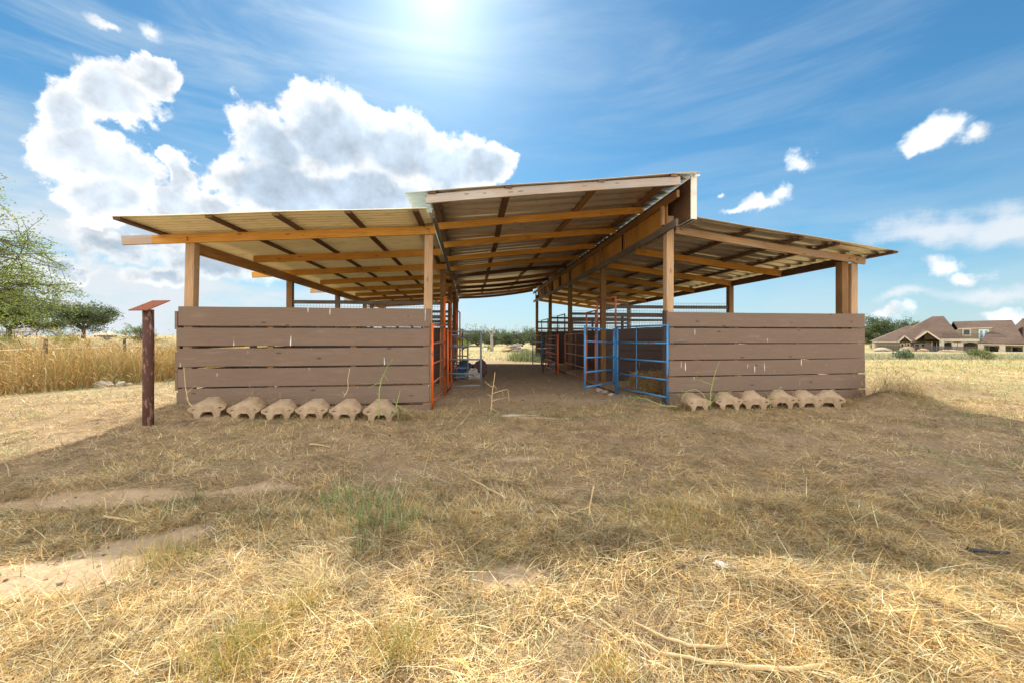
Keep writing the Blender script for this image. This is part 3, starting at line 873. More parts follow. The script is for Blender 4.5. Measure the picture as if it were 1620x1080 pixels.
def bow(name, label, p0, p1, top, mats, low=None, group=None):
    """tall door bow over an opening: two uprights and a header, sill bar on the ground"""
    g0, g1 = gz(*p0), gz(*p1)
    root = empty(name, (p0[0], p0[1], g0)); tag(root, label, 'gate frame', group)
    d = Vector((p1[0] - p0[0], p1[1] - p0[1], g1 - g0))
    for i, off in enumerate((Vector(), d)):
        split = low[1] if low else 1.3
        b = MB(); rod(b, off + Vector((0, 0, -.02)), off + Vector((0, 0, split)), .021, 10)
        if low: b.build('upright', low[0], root, True)
        else: b.build('upright', mats[0], root, True)
        b = MB(); rod(b, off + Vector((0, 0, split)), off + Vector((0, 0, top)), .0205, 10); b.build('upper_upright', mats[0], root, True)
    b = MB(); b.tube([Vector((0, 0, top - .01)), d + Vector((0, 0, top - .01))], .017, 8); b.build('header', mats[1], root, True)
    b = MB(); b.tube([Vector((0, 0, .03)), d + Vector((0, 0, .03))], .02, 8); b.build('sill_bar', M['rust'], root, True)
    return root
RZs = [(1.42, 1.42), (1.10, 1.10), (.77, .77), (.45, .45), (.14, .14)]
GP = 'livestock panels and gates in the barn'
O_, OO, B_, BP, GS, DS = M['orange'], M['orange_old'], M['blue'], M['blue_pale'], M['grey_steel'], M['dark_steel']
panel('corral_panel', 'bright orange tube panel against the right end of the left plank wall', 'corral panel', (-1.335, 6.57), (-1.375, 8.0), RZs, (O_, O_, OO), brace=(.62,), group=GP)
bow('gate_bow', 'tall orange door bow nearest on the left side of the alley', (-1.385, 8.06), (-1.455, 9.40), 2.02, (O_, O_), group=GP)
panel('alley_gate', 'grey steel gate with an orange hinge bar swung out into the left of the alley', 'gate', (-1.30, 7.93), (-.63, 7.95), [(1.31, 1.32), (1.02, 1.03), (.75, .76), (.47, .48), (.20, .24)], (O_, GS, GS), (1.36, 1.33), .16, group=GP)
panel('corral_panel', 'faded orange panel with pale rails beyond the nearest left bow', 'corral panel', (-1.465, 9.46), (-1.53, 10.8), [(1.24, 1.24), (.98, .98), (.70, .70), (.42, .42), (.14, .14)], (O_, OO, BP), brace=(.5,), group=GP)
bow('gate_bow', 'second orange door bow deeper on the left side of the alley', (-1.535, 10.86), (-1.61, 12.1), 1.95, (O_, OO), group=GP)
panel('alley_gate', 'small dark grey gate half hidden behind the grey steel gate', 'gate', (-1.43, 9.55), (-1.10, 9.75), [(1.19, 1.19), (.95, .95), (.74, .74), (.45, .45), (.22, .22)], (DS, GS, GS), None, .16, group=GP)
panel('corral_panel', 'dark panel far down the left side of the alley', 'corral panel', (-1.62, 12.2), (-1.72, 13.6), RZs, (OO, DS, GS), group=GP)

panel('corral_panel', 'blue tube panel fastened to the left end of the right plank wall', 'corral panel', (2.775, 7.0), (2.25, 8.36), RZs, (B_, B_, B_), brace=(.58,), group=GP)
b = MB(); b.tube([(2.78, 6.995, 1.10 + gz(2.78, 7)), (2.95, 6.98, 1.14 + gz(2.78, 7)), (3.09, 6.975, 1.16 + gz(2.78, 7))], .009, 6)
b.tube([(2.78, 6.995, .2), (2.95, 6.98, .21), (3.05, 6.99, .20)], .006, 6)
o = b.build('tie_chain', M['grey_steel'], None, True); tag(o, 'thin steel tie holding the blue panel to the right plank wall', 'tie')
bow('gate_bow', 'tall rusty red and blue door bow behind the open blue gate', (2.225, 8.41), (2.03, 9.33), 2.08, (OO, OO), low=(B_, 1.42), group=GP)
panel('alley_gate', 'blue tube gate swung open toward the camera on the right', 'gate', (2.17, 8.36), (1.39, 7.48), [(1.36, 1.40), (1.09, 1.13), (.80, .82), (.53, .54), (.26, .26)], (B_, B_, B_), (1.40, 1.43), .22, group=GP)
bow('gate_bow', 'lower rusty door bow behind the tall red and blue bow', (2.01, 9.42), (1.93, 10.15), 1.84, (OO, OO), low=(O_, 1.25), group=GP)
panel('corral_panel', 'faded red panel along the right of the alley beyond the blue gate', 'corral panel', (1.925, 10.22), (1.70, 12.45), [(1.30, 1.28), (1.0, 1.0), (.70, .70), (.40, .40), (.12, .12)], (OO, OO, OO), brace=(.45,), group=GP)
bow('gate_bow', 'dark rusty door bow between the faded red panel and the orange gate', (1.69, 12.55), (1.62, 13.9), 1.93, (DS, DS), low=(OO, 1.25), group=GP)
panel('alley_gate', 'bright orange gate standing open far down the right of the alley', 'gate', (1.15, 13.3), (1.335, 11.4), [(1.22, 1.24), (.95, .97), (.70, .70), (.44, .44), (.20, .18)], (OO, O_, O_), None, .1, brace=(.3,), group=GP)
panel('alley_gate', 'dark grey gate beside the far bright orange gate', 'gate', (.965, 12.2), (1.30, 11.55), [(1.22, 1.22), (.95, .95), (.68, .68), (.42, .42), (.17, .17)], (DS, DS, GS), None, .1, group=GP)
panel('corral_panel', 'pale blue panel at the far right end of the alley', 'corral panel', (.90, 17.0), (1.22, 16.4), [(1.25, 1.25), (.98, .98), (.70, .70), (.42, .42), (.14, .14)], (B_, B_, BP), group=GP)
bow('gate_bow', 'farthest grey door bow on the right of the alley', (1.235, 16.3), (1.39, 15.2), 1.88, (GS, DS), low=(B_, 1.2), group=GP)
panel('corral_panel', 'dark panel between the two farthest bows on the right', 'corral panel', (1.61, 14.0), (1.40, 15.1), RZs, (DS, DS, GS), group=GP)

# ------------------------------------------------------------------ rusty pipe post
px_, py_ = (234.5 - 810) / F * 5.2, 5.2
zp = gz(px_, py_)
root = empty('pipe_post', (px_, py_, zp)); tag(root, 'rusty steel pipe post with a tilted plate on top', 'post')
b = MB(); b.tube([(0, 0, -.25), (0, 0, .5), (.003, 0, 1.0), (0, 0, CAMZ + (530 - 490) / F * 5.2 - zp)], .060, 20); b.build('pipe', M['rust'], root, True)
ztop = CAMZ + (530 - 489) / F * 5.2 - zp
b = MB()
pl = [Vector((-.165, -.10, ztop - .03)), Vector((.10, -.12, ztop - .03)), Vector((.19, .12, ztop + .115)), Vector((-.065, .14, ztop + .115))]
nrm = (pl[1] - pl[0]).cross(pl[3] - pl[0]).normalized()
b.slab(pl, nrm * .012)
plate = b.build('top_plate', M['rust_plate'], root)
b = MB()
for f, g in ((.2, .42), (.75, .45)):
    c = pl[0].lerp(pl[1], f).lerp(pl[3].lerp(pl[2], f), g)
    b.tube([c - nrm * .004, c - nrm * .001], .009, 8)
    b.tube([c + nrm * .013, c + nrm * .016], .009, 8)
b.build('bolt_hole', M['dark_steel'], plate)

# ------------------------------------------------------------------ concrete blocks along the walls
def block_mesh(seed):
    r = random.Random(seed)
    cu = D.curves.new('blk', 'CURVE'); cu.dimensions = '2D'; cu.fill_mode = 'BOTH'
    j = lambda a: a + r.uniform(-.004, .004)
    outer = [(-.245, .155), (-.24, .178), (-.125, .208), (.125, .208), (.24, .178), (.245, .155), (.235, .132), (.175, .095), (.155, .0), (.095, -.02), (.085, .065), (.055, .105), (-.055, .105), (-.085, .065), (-.095, -.02), (-.155, .0), (-.175, .095), (-.235, .132)]
    holes = [[(-.205, .135), (-.180, .168), (-.110, .145)], [(.110, .145), (.180, .168), (.205, .135)]]
    for k, pts in enumerate([outer] + holes):
        s = cu.splines.new('POLY'); s.points.add(len(pts) - 1); s.use_cyclic_u = True
        for p, (x, z) in zip(s.points, pts): p.co = (j(x), j(z), 0, 1)
    cu.extrude = .13; cu.bevel_depth = .004; cu.bevel_resolution = 1
    ob = D.objects.new('blk', cu); COL.objects.link(ob)
    me = D.meshes.new_from_object(ob.evaluated_get(bpy.context.evaluated_depsgraph_get()))
    D.objects.remove(ob); D.curves.remove(cu)
    for v in me.vertices:
        x, z, d = v.co.x, v.co.y, -v.co.z          # front = -y
        f = (d + .13) / .26                        # 0 front .. 1 back (after flip)
        f = (v.co.z * -1 + .13) / .26
        y = -.13 + f * .26
        z2 = z + (f * .095 if z > .185 else f * .06 if z > .165 else f * .01)
        x2 = x * (1 - (.40 if z > .165 else .16) * f)
        v.co = (x2 + .002 * math.sin(z * 60 + seed), y, z2 + .003 * math.sin(x * 25 + seed * 2))
    me.name = 'concrete_block'
    me.materials.clear(); me.materials.append(M['clay'])
    bm = bmesh.new(); bm.from_mesh(me)
    bmesh.ops.create_cube(bm, size=1, matrix=Matrix.Translation((0, .075, .11)) @ Matrix.Diagonal((.31, .02, .16, 1)))  # added inner slab blocks light so the holes stay dark
    bmesh.ops.recalc_face_normals(bm, faces=bm.faces); bm.to_mesh(me); bm.free()
    return me
BM = [block_mesh(s) for s in (1, 5, 9)]
ORD = ['leftmost', 'second', 'third', 'fourth', 'fifth', 'rightmost']
lefts = [(333, 658, .25), (394, 658, -.05), (446, 660, .05), (498, 665, 0), (550, 660, -.05), (602, 659, .15)]
rights = [(1099, 645, .1), (1150, 643, -.25), (1191, 641, -.3), (1235, 643, -.5), (1275, 640, -.35), (1311, 638, -.75)]
extra = {0: 'half sunk in dirt', 1: 'hay on top', 5: 'behind the tall green weed stalk'}
for side, lst, Yb in (('left', lefts, 5.78), ('right', rights, 6.72)):
    for i, (px, py, rz) in enumerate(lst):
        Y = Yb + (px - (460 if side == 'left' else 1200)) * (.00065 if side == 'left' else .0009)
        x = (px - 810) / F * Y
        o = D.objects.new('concrete_block', BM[(i + (side == 'right')) % 3]); COL.objects.link(o)
        sc = 1.0 + random.uniform(-.04, .05)
        o.scale = (sc * (.90 if side == 'right' else .93), sc, sc * .94)
        o.location = (x, Y, gz(x, Y) - .03 - (.02 if (side == 'left' and i in (0, 5)) else 0)); o.rotation_euler = (R(random.uniform(-4, 2)), R(random.uniform(-3, 3)), rz + BROT)
        pos = ORD[i] if i in (0, 5) else ORD[i] + ' from the left'
        ex = extra.get(i, '') if side == 'left' else ('turned end on beside the wall corner' if i == 5 else 'beside the blue panel' if i == 0 else '')
        tag(o, f'buff concrete block, {pos} under the {side} plank wall' + (', ' + ex if ex else ''), 'concrete block', f'concrete blocks along the {side} wall')

# ------------------------------------------------------------------ weeds, sticks
def stalk(name, label, cat, paths, mat, leaf=None, group=None):
    """paths: list of (points, r0, r1); points world"""
    p0 = Vector(paths[0][0][0])
    root = empty(name, p0); tag(root, label, cat, group)
    b = MB()
    for pts, r0, r1 in paths:
        pts = [Vector(p) - p0 for p in pts]
        n = len(pts)
        fine = []
        for i in range(n - 1):
            for k in range(3):
                f = k / 3
                fine.append(pts[i].lerp(pts[i + 1], f) + Vector((random.uniform(-1, 1), random.uniform(-1, 1), random.uniform(-1, 1))) * .004 * (0 if i + k == 0 else 1))
        fine.append(pts[-1])
        b.tube(fine, [r0 + (r1 - r0) * i / (len(fine) - 1) for i in range(len(fine))], 6)
    b.build('stem', mat, root, True)
    if leaf:
        P, cnt, s, col = leaf
        P = np.array([list(Vector(p) - p0) for p in P])
        pts = np.repeat(P, cnt, 0) + rng.normal(0, .035, (len(P) * cnt, 3))
        n = len(pts)
        l = blades('leaves', pts, rng.random(n) * 6.3, rng.uniform(-.4, 1.2, n), rng.uniform(.5, 1, n) * s, rng.uniform(.2, .35, n) * s, rng.uniform(0, .3, n), palette(n, [col], [1]), M['leaf'], parent=root)
    return root
def A(px, py, Y, dy=0): return at(px, py, Y + dy)
Yl = 5.62
stalk('weed_stalk', 'tall green weed stalk leaning right in front of the left wall', 'weed', [([A(599, 660, Yl), A(600, 620, Yl, .03), A(603, 600, Yl, .05), A(612, 580, Yl, .05), A(621, 568, Yl)], .011, .004), ([A(602, 605, Yl), A(592, 608, Yl, -.05), A(583, 613, Yl, -.1)], .005, .002), ([A(607, 590, Yl), A(611, 598, Yl), A(615, 601, Yl)], .004, .002), ([A(600, 625, Yl), A(596, 620, Yl)], .004, .002)], M['stick_green'], ([A(611, 568, Yl), A(608, 573, Yl), A(605, 583, Yl), A(604, 588, Yl)], 14, .05, (.16, .20, .10)))
stalk('weed_stalk', 'forked green weed at the right end of the left block row', 'weed', [([A(630, 662, Yl), A(627, 640, Yl), A(631, 625, Yl), A(633, 616, Yl)], .009, .003), ([A(628, 640, Yl), A(640, 648, Yl), A(656, 659, Yl)], .005, .002), ([A(628, 642, Yl), A(620, 648, Yl), A(612, 662, Yl)], .005, .002), ([A(628, 640, Yl), A(622, 630, Yl)], .004, .002)], M['stick_green'], ([A(645, 650, Yl), A(622, 655, Yl), A(632, 650, Yl)], 12, .06, (.22, .27, .10)))
stalk('dry_stalk', 'dry curved twig leaning on the left wall between blocks', 'twig', [([A(544, 628, 6.0), A(551, 615, 6.05), A(550, 600, 6.1), A(553, 582, 6.1)], .006, .005), ([A(546, 624, 6.0), A(541, 618, 6.0)], .004, .002)], M['stick_dry'])
stalk('dry_stalk', 'dry branched stalk at the left corner of the left wall', 'twig', [([A(308, 648, 5.6), A(298, 635, 5.65), A(293, 610, 5.7), A(291, 580, 5.75)], .009, .004), ([A(295, 622, 5.7), A(302, 615, 5.7), A(309, 609, 5.7)], .005, .002), ([A(300, 638, 5.65), A(293, 628, 5.6)], .005, .002)], M['stick_dry'])
Yr = 6.55
stalk('weed_stalk', 'green weed stalk standing in front of the right wall', 'weed', [([A(1124, 645, Yr), A(1124, 620, Yr), A(1128, 600, Yr), A(1134, 582, Yr), A(1138, 571, Yr)], .010, .003), ([A(1126, 607, Yr), A(1112, 603, Yr), A(1094, 597, Yr)], .005, .002), ([A(1127, 600, Yr), A(1136, 597, Yr)], .004, .002)], M['stick_green'], ([A(1128, 565, Yr), A(1134, 575, Yr), A(1100, 597, Yr), A(1110, 600, Yr)], 10, .05, (.24, .28, .10)))
stalk('weed_stalk', 'short green sprig arching over the right block row', 'weed', [([A(1218, 645, Yr), A(1221, 632, Yr), A(1228, 620, Yr), A(1236, 610, Yr)], .007, .003)], M['stick_green'], ([A(1222, 630, Yr), A(1230, 620, Yr)], 8, .05, (.24, .28, .10)))
stalk('weed_stalk', 'trailing green weed curling over the first right blocks', 'weed', [([A(1122, 642, Yr), A(1112, 622, Yr), A(1100, 615, Yr), A(1086, 618, Yr), A(1078, 628, Yr), A(1070, 622, Yr)], .007, .003), ([A(1126, 636, Yr), A(1140, 622, Yr), A(1160, 617, Yr)], .006, .002)], M['stick_green'], ([A(1090, 617, Yr), A(1075, 624, Yr), A(1150, 618, Yr), A(1135, 626, Yr)], 9, .06, (.24, .29, .10)))
stalk('weed_stalk', 'pale green cut stem lying in front of the blue panel', 'weed', [([A(1072, 643, 6.6), A(1045, 640, 6.65), A(1020, 630, 6.7), A(1000, 627, 6.8)], .010, .004), ([A(1012, 628, 6.75), A(1004, 632, 6.7), A(994, 638, 6.6)], .006, .002), ([A(1030, 634, 6.7), A(1018, 624, 6.8)], .005, .002)], M['stick_green'], ([A(1000, 628, 6.75), A(988, 632, 6.75), A(1010, 632, 6.7)], 16, .08, (.26, .30, .12)))
Yd = 6.35
stalk('dead_thistle', 'dead branching thistle stem standing in the alley mouth', 'dead plant', [([A(777, 652, Yd), A(778, 630, Yd), A(780, 610, Yd), A(783, 588, Yd)], .010, .005), ([A(779, 622, Yd), A(790, 618, Yd), A(803, 615, Yd), A(806, 637, Yd)], .006, .003), ([A(778, 634, Yd), A(788, 631, Yd), A(801, 628, Yd)], .006, .003), ([A(780, 612, Yd), A(773, 608, Yd), A(767, 603, Yd)], .005, .002), ([A(779, 628, Yd), A(770, 622, Yd)], .005, .002), ([A(781, 608, Yd), A(787, 616, Yd)], .004, .002), ([A(778, 645, Yd), A(790, 652, Yd)], .004, .002), ([A(794, 617, Yd), A(797, 626, Yd)], .004, .002)], M['stick_dry'], ([A(792, 629, Yd), A(798, 628, Yd), A(780, 605, Yd)], 10, .04, (.5, .34, .14)))

def ground_stick(name, label, pts, r, mat, cat='stick', lift=.02):
    """pts: photo pixels on the ground plane"""
    W = []
    for (px, py) in pts:
        Y = 1.25 * F / (py - 530)
        for _ in range(3):
            x = (px - 810) / F * Y
            Y = (CAMZ - gz(x, Y) - lift) * F / (py - 530)
        x = (px - 810) / F * Y
        W.append((x, Y, gz(x, Y) + lift + r))
    return stalk(name, label, cat, [(W, r, r * .55)], mat)
ground_stick('dry_cane', 'long pale dry cane lying along the bottom right foreground', [(1300, 1056), (1250, 1060), (1180, 1058), (1120, 1050), (1040, 1033), (990, 1010), (950, 982)], .0085, M['stick_dry'])
ground_stick('dry_cane', 'shorter dry cane just above the long pale cane', [(1158, 1022), (1130, 1026), (1090, 1024), (1040, 1004), (1000, 985)], .008, M['stick_dry'])
ground_stick('dry_cane', 'straight dry cane at the right edge of the hay', [(1610, 1000), (1560, 985), (1520, 960), (1465, 922)], .006, M['stick_dry'])
ground_stick('twig', 'dark forked twig in the lit straw near the middle', [(1062, 905), (1085, 893), (1122, 881)], .006, M['bark'], 'stick')
ground_stick('twig', 'small dark twig in the hay at the lower right', [(1195, 1005), (1210, 998), (1222, 990)], .005, M['bark'], 'stick')
ground_stick('dry_cane', 'forked pale stick in the shaded straw at the centre', [(800, 790), (780, 778), (758, 766), (745, 758)], .009, M['stick_dry'], lift=.03)
ground_stick('dry_cane', 'pale stick lying in the shade at the left', [(165, 818), (190, 822), (220, 828)], .010, M['stick_dry'])
ground_stick('dry_cane', 'short pale stick on the shaded ground before the left wall', [(490, 701), (505, 704), (522, 707)], .010, M['stick_dry'])
ground_stick('dry_cane', 'thin upright looking straw stick near the orange panel', [(728, 672), (738, 660), (748, 645)], .006, M['stick_dry'], lift=.05)
ground_stick('rubber_hose', 'piece of black hose half buried in hay at the right', [(1530, 872), (1548, 873), (1575, 875), (1597, 876)], .011, M['hose'], 'hose')
root = stalk('dry_stalk', 'broken upright dry stalk in the shaded middle ground', 'twig', [([A(931, 830, 2.55), A(934, 800, 2.6), A(939, 768, 2.62)], .007, .004), ([A(933, 800, 2.6), A(918, 806, 2.55), A(903, 812, 2.5)], .004, .002)], M['stick_dry'])

# lumps: rocks, bundles
def lump(name, label, cat, loc, size, mat, seed, rough=.35, sub=3, group=None, flat=0.0, rz=0.0):
    bm = bmesh.new(); bmesh.ops.create_icosphere(bm, subdivisions=sub, radius=1)
    rr = random.Random(seed)
    dirs = [(Vector((rr.gauss(0, 1), rr.gauss(0, 1), rr.gauss(0, 1))).normalized(), rr.uniform(.55, .95)) for _ in range(9)]
    for v in bm.verts:
        n = v.co.normalized(); k = 1.0
        for d, c in dirs:
            t = n.dot(d)
            if t > c: k = min(k, c / t + (1 - rough) * .2)
        k *= 1 + rough * .28 * (math.sin(n.x * 5 + seed) * math.cos(n.y * 6.3 + seed * 2) + .6 * math.sin(n.z * 9 + n.x * 7 + seed))
        v.co = Vector((n.x * k * size[0], n.y * k * size[1], max(n.z * k * size[2], -size[2] * .6)))
    me = D.meshes.new(name); bm.to_mesh(me); bm.free()
    me.materials.append(mat)
    o = D.objects.new(name, me); COL.objects.link(o); o.location = loc; o.rotation_euler = (0, 0, rz)
    return tag(o, label, cat, group)
def on(px, py, Y): x = (px - 810) / F * Y; return (x, Y, gz(x, Y))
rocks = [(163, 611, 9.6, .28, 'long pale rock lying lowest in the rock heap before the tall grass'), (168, 600, 10.1, .22, 'brown tinted rock atop the rock heap before the tall grass'), (182, 601, 10.2, .19, 'grey rock at the upper right of the rock heap'), (192, 609, 9.7, .19, 'round pale rock at the right of the rock heap'), (154, 600, 10.2, .14, 'small rock at the left of the rock heap'), (130, 609, 9.6, .13, 'lone small rock left of the rock heap under the tall grass'), (205, 605, 9.9, .11, 'tiny rock between the rock heap and the pipe post'), (220, 595, 10.9, .22, 'flat pale rock just left of the rusty pipe post'), (256, 588, 11.8, .14, 'small rock right of the rusty pipe post'), (270, 597, 11.0, .10, 'tiny rock near the left wall corner')]
for i, (px, py, Y, s, lab) in enumerate(rocks):
    x, Y, z = on(px, py, Y)
    lump('field_rock', lab, 'rock', (x, Y, z + s * .16), (s * (.8 if i in (0, 7) else .6), s * .5, s * (.36 if i in (0, 7) else .46)), M['rock'], i * 3 + 1, .5, group='rocks beside the tall grass')
# junk pile in the alley
x, Y, z = on(730, 590, 11.6)
lump('cloth_bundle', 'dark blue cloth bundle behind the grey alley gate', 'bundle', (x, Y, z + .17), (.26, .3, .27), M['cloth_blue'], 4, .6)
x, Y, z = on(728, 590, 11.2)
lump('cloth_bundle', 'small teal cloth at the foot of the dark blue bundle', 'bundle', (x, Y, z + .07), (.22, .16, .12), M['bag_blue'], 14, .6)
x, Y, z = on(748, 590, 11.3)
lump('cloth_bundle', 'off white crumpled cloth in the middle of the junk pile', 'bundle', (x, Y, z + .10), (.26, .24, .20), M['cloth_white'], 6, .7)
x, Y, z = on(757, 590, 11.8)
lump('cloth_bundle', 'plum coloured rolled tarp at the right of the junk pile', 'bundle', (x, Y, z + .22), (.24, .34, .34), M['cloth_plum'], 9, .5)
x, Y, z = on(735, 590, 11.95)
lump('cloth_bundle', 'dark green cloth lying on top of the blue bundle', 'bundle', (x, Y, z + .36), (.2, .24, .14), M['cloth_green'], 12, .5)
# stall contents at the right
x, Y, z = on(1014, 612, 9.3)
bagr = lump('feed_bag', 'crumpled paper feed bag with a blue print in the right stall', 'feed bag', (x, Y, z + .12), (.22, .18, .16), M['bag'], 3, .7)
pr = lump('printed_side', '', '', (.12, -.06, .01), (.11, .14, .14), M['bag_blue'], 8, .5)
for k in list(pr.keys()): del pr[k]
pr.parent = bagr
x, Y, z = 3.02, 8.55, gz(3.02, 8.55)
bale = empty('hay_bale', (x, Y, z), .2); tag(bale, 'loose hay bale inside the right stall against the plank wall', 'hay bale')
b = MB(); b.board((-.35, 0, .21), (.5, 0, .21), .5, .42, ch=.05, segs=6, jit=.015)
balebody = b.build('bale_core', M['straw'], bale)
a = balebody.data.color_attributes.new('Col', 'FLOAT_COLOR', 'POINT'); a.data.foreach_set('color', np.tile([.30, .20, .09, 1], len(balebody.data.vertices)).astype('f'))
n = 2600
P = np.stack([rng.uniform(-.38, .52, n), rng.uniform(-.28, .28, n), rng.uniform(.0, .44, n)], -1)
k = rng.integers(0, 3, n); P[k == 0, 1] = -.26; P[k == 1, 2] = .43; P[(k == 2), 0] = -.36
o = blades('hay_strands', P, rng.random(n) * 6.3, rng.normal(0, .4, n), rng.uniform(.06, .2, n), rng.uniform(.004, .007, n), rng.uniform(0, .4, n), palette(n, STRAW[:5], [3, 3, 3, 1, 1]), M['straw'], parent=bale)
o['kind'] = 'stuff'
for i, (px, py, Y, s, lab) in enumerate([(948, 619, 8.75, .065, 'broken pale concrete chunk at the foot of the red and blue bow'), (957, 621, 8.55, .05, 'smaller pale concrete chunk beside the blue gate hinge'), (966, 626, 8.2, .045, 'flat pale concrete chip before the blue gate hinge')]):
    x, Y, z = on(px, py, Y)
    lump('concrete_chunk', lab, 'concrete chunk', (x, Y, z + s * .4), (s * 1.3, s, s * .8), M['rock'], 40 + i, .5)
x, Y, z = on(1140, 915, 1.95)
lump('plastic_wrapper', 'scrap of clear white plastic lying in the lit straw', 'litter', (x, Y, z + .018), (.03, .028, .010), M['plastic'], 31, .9, sub=3)

def hay_clumps():
    xs, ys, zs, ln = [], [], [], []
    spots = [(6.95, 7.05, .32, .55, 900), (7.3, 7.3, .4, .3, 700), (8.4, 8.4, .9, .25, 900), (9.5, 8.7, .7, .2, 600)]
    for (px, Y) in ((365, 5.85), (420, 5.85), (472, 5.8), (523, 5.8), (575, 5.82), (648, 5.9), (1128, 6.75), (1172, 6.75), (1212, 6.75), (1252, 6.78), (1330, 6.9), (1085, 6.6)):
        spots.append(((px - 810) / F * Y, Y, .12, .12 if px != 420 else .26, 260))
    spots.append(((400 - 810) / F * 5.85, 5.85, .12, .30, 220))
    for (x, y, r, h, k) in spots:
        xs.append(rng.normal(x, r, k)); ys.append(rng.normal(y, r * .6, k)); zs.append(np.abs(rng.normal(0, h * .45, k)))
    x, y, dz = map(np.concatenate, (xs, ys, zs)); n = len(x)
    o = blades('hay_wads', np.stack([x, y, height(x, y) + dz], -1), rng.random(n) * 6.3, rng.normal(.2, .5, n), rng.uniform(.1, .32, n), rng.uniform(.004, .007, n), rng.uniform(0, .5, n), palette(n, [(.40, .28, .13), (.30, .20, .10), (.52, .38, .19), (.34, .30, .18)], [3, 3, 2, 1]), M['straw'])
    tag(o, 'raked hay caught between the concrete blocks and heaped by the right wall', 'hay', kind='stuff')
hay_clumps()
# pale flush slabs in the alley mouth
for i, (x, y, sx, sy, lab) in enumerate([(.12, 6.02, .42, .10, 'flat pale stone set flush in the alley mouth'), (.82, 5.98, .22, .08, 'smaller flat pale stone right of the long flush stone')]):
    lump('flat_stone', lab, 'stone', (x, y, gz(x, y) - .022), (sx * .7, sy * .8, .036), M['rock'], 60 + i, .4)

# ------------------------------------------------------------------ trees
def make_tree(seed, H, spread, trunk_r, leaf_n, leaf_s, cols, wts, crown=(.35, 1.0), levels=3, droop=.0, trunk_h=.28, lean=(0, 0), nmain=6, cluster=.5, bark='bark', flat=1.0, multi=1, fine=False):
    """returns (trunk MB, leaf arrays)"""
    rr = random.Random(seed)
    b = MB(); tips = []
    def grow(p, d, L, r, lev):
        n = 5
        pts = [p]; rad = [r]
        for k in range(n):
            d = (d + Vector((rr.gauss(0, .16), rr.gauss(0, .16), rr.gauss(0, .12) + (.05 if lev < 2 else -droop)))).normalized()
            p = p + d * (L / n); pts.append(p); rad.append(r * (1 - .75 * (k + 1) / n) + .004)
        b.tube(pts, rad, 6 if lev < 2 else 4, caps=False)
        if lev >= levels:
            tips.extend(pts[1:]); return
        kids = rr.randint(4, 6) if lev else nmain
        for c in range(kids):
            f = rr.uniform(.35, 1.0)
            i = min(n, max(1, int(f * n)))
            ax = Vector((rr.gauss(0, 1), rr.gauss(0, 1), rr.gauss(0, .45 * flat) + .1)).normalized()
            nd = (d * .55 + ax * .95).normalized()
            grow(pts[i], nd, L * rr.uniform(.5, .78), rad[i] * .62, lev + 1)
        if lev >= levels - 1: tips.extend(pts[2:])
    for m in range(multi):
        d0 = Vector((lean[0] + (rr.uniform(-.45, .45) if multi > 1 else 0), lean[1] + (rr.uniform(-.3, .3) if multi > 1 else 0), 1)).normalized()
        tp = [Vector((0, 0, -.3)), Vector((0, 0, H * .04)) + d0 * .1, d0 * H * trunk_h * .6 + Vector((rr.gauss(0, .03) * H, 0, 0)), d0 * H * trunk_h]
        b.tube(tp, [trunk_r * 1.35, trunk_r * 1.05, trunk_r * .9, trunk_r * .85], 8, caps=False)
        top = tp[-1]
        for k in range(nmain):
            a = 2 * math.pi * (k + rr.uniform(-.3, .3)) / nmain
            el = rr.uniform(.15, 1.1)
            d = Vector((math.cos(a) * math.cos(el), math.sin(a) * math.cos(el), math.sin(el)))
            L = spread * math.cos(el) * .62 + H * (1 - trunk_h) * math.sin(el) * .55
            grow(top, d, L, trunk_r * .55, 1)
    T = np.array([list(t) for t in tips])
    T = T[T[:, 2] > H * .12]
    pick = T[rng.integers(0, len(T), leaf_n)]
    P = pick + rng.normal(0, cluster, (leaf_n, 3)) * np.array([1, 1, .7])
    n = leaf_n
    # clumps differ in tone: leaves of one bough share a tint
    tint = .75 + .5 * vnoise(pick[:, 0] * 1.1 / max(cluster, .1) * .3, pick[:, 2] * 1.1 / max(cluster, .1) * .3 + pick[:, 1], seed)
    col = palette(n, cols, wts) * tint[:, None]
    return b, (P, rng.random(n) * 6.3, rng.uniform(-.9, .9, n), rng.uniform(.6, 1.2, n) * leaf_s, rng.uniform(.35, .7, n) * leaf_s, rng.uniform(0, .3, n), col)
def put_tree(name, label, cat, loc, tr, group=None, rz=0, sc=(1, 1, 1), bark='bark', part_names=('trunk', 'crown')):
    b, lf = tr
    root = empty(name, loc, rz); root.scale = sc; tag(root, label, cat, group)
    b.build(part_names[0], M[bark], root, True)
    n = len(lf[0])
    o = blades(part_names[1], lf[0], lf[1], lf[2], lf[3], lf[4], lf[5], lf[6], M['leaf'], segs=1, parent=root, roll=rng.random(n) * 6.3)
    return root
def copy_tree(src, name, label, loc, rz, sc):
    c = src.copy(); COL.objects.link(c); c.location = loc; c.rotation_euler = (0, 0, rz); c.scale = sc; c['label'] = label
    for ch in list(src.children):
        k = ch.copy(); COL.objects.link(k); k.parent = c
    return c
OAK = [(.115, .15, .065), (.09, .12, .055), (.15, .18, .085), (.065, .09, .045)]
# left mesquite reaching in from outside the frame
mz = make_tree(5, 6.0, 4.4, .11, 140000, .062, [(.22, .29, .055), (.28, .33, .08), (.16, .22, .055), (.36, .38, .11)], [3, 3, 2, 1], levels=4, droop=.05, trunk_h=.30, nmain=7, cluster=.10, multi=2, flat=1.2)
mx, my = -17.5, 10.0
put_tree('mesquite_tree', 'feathery light green mesquite reaching in from the left edge', 'tree', (mx, my, gz(mx, my)), mz, rz=.4)

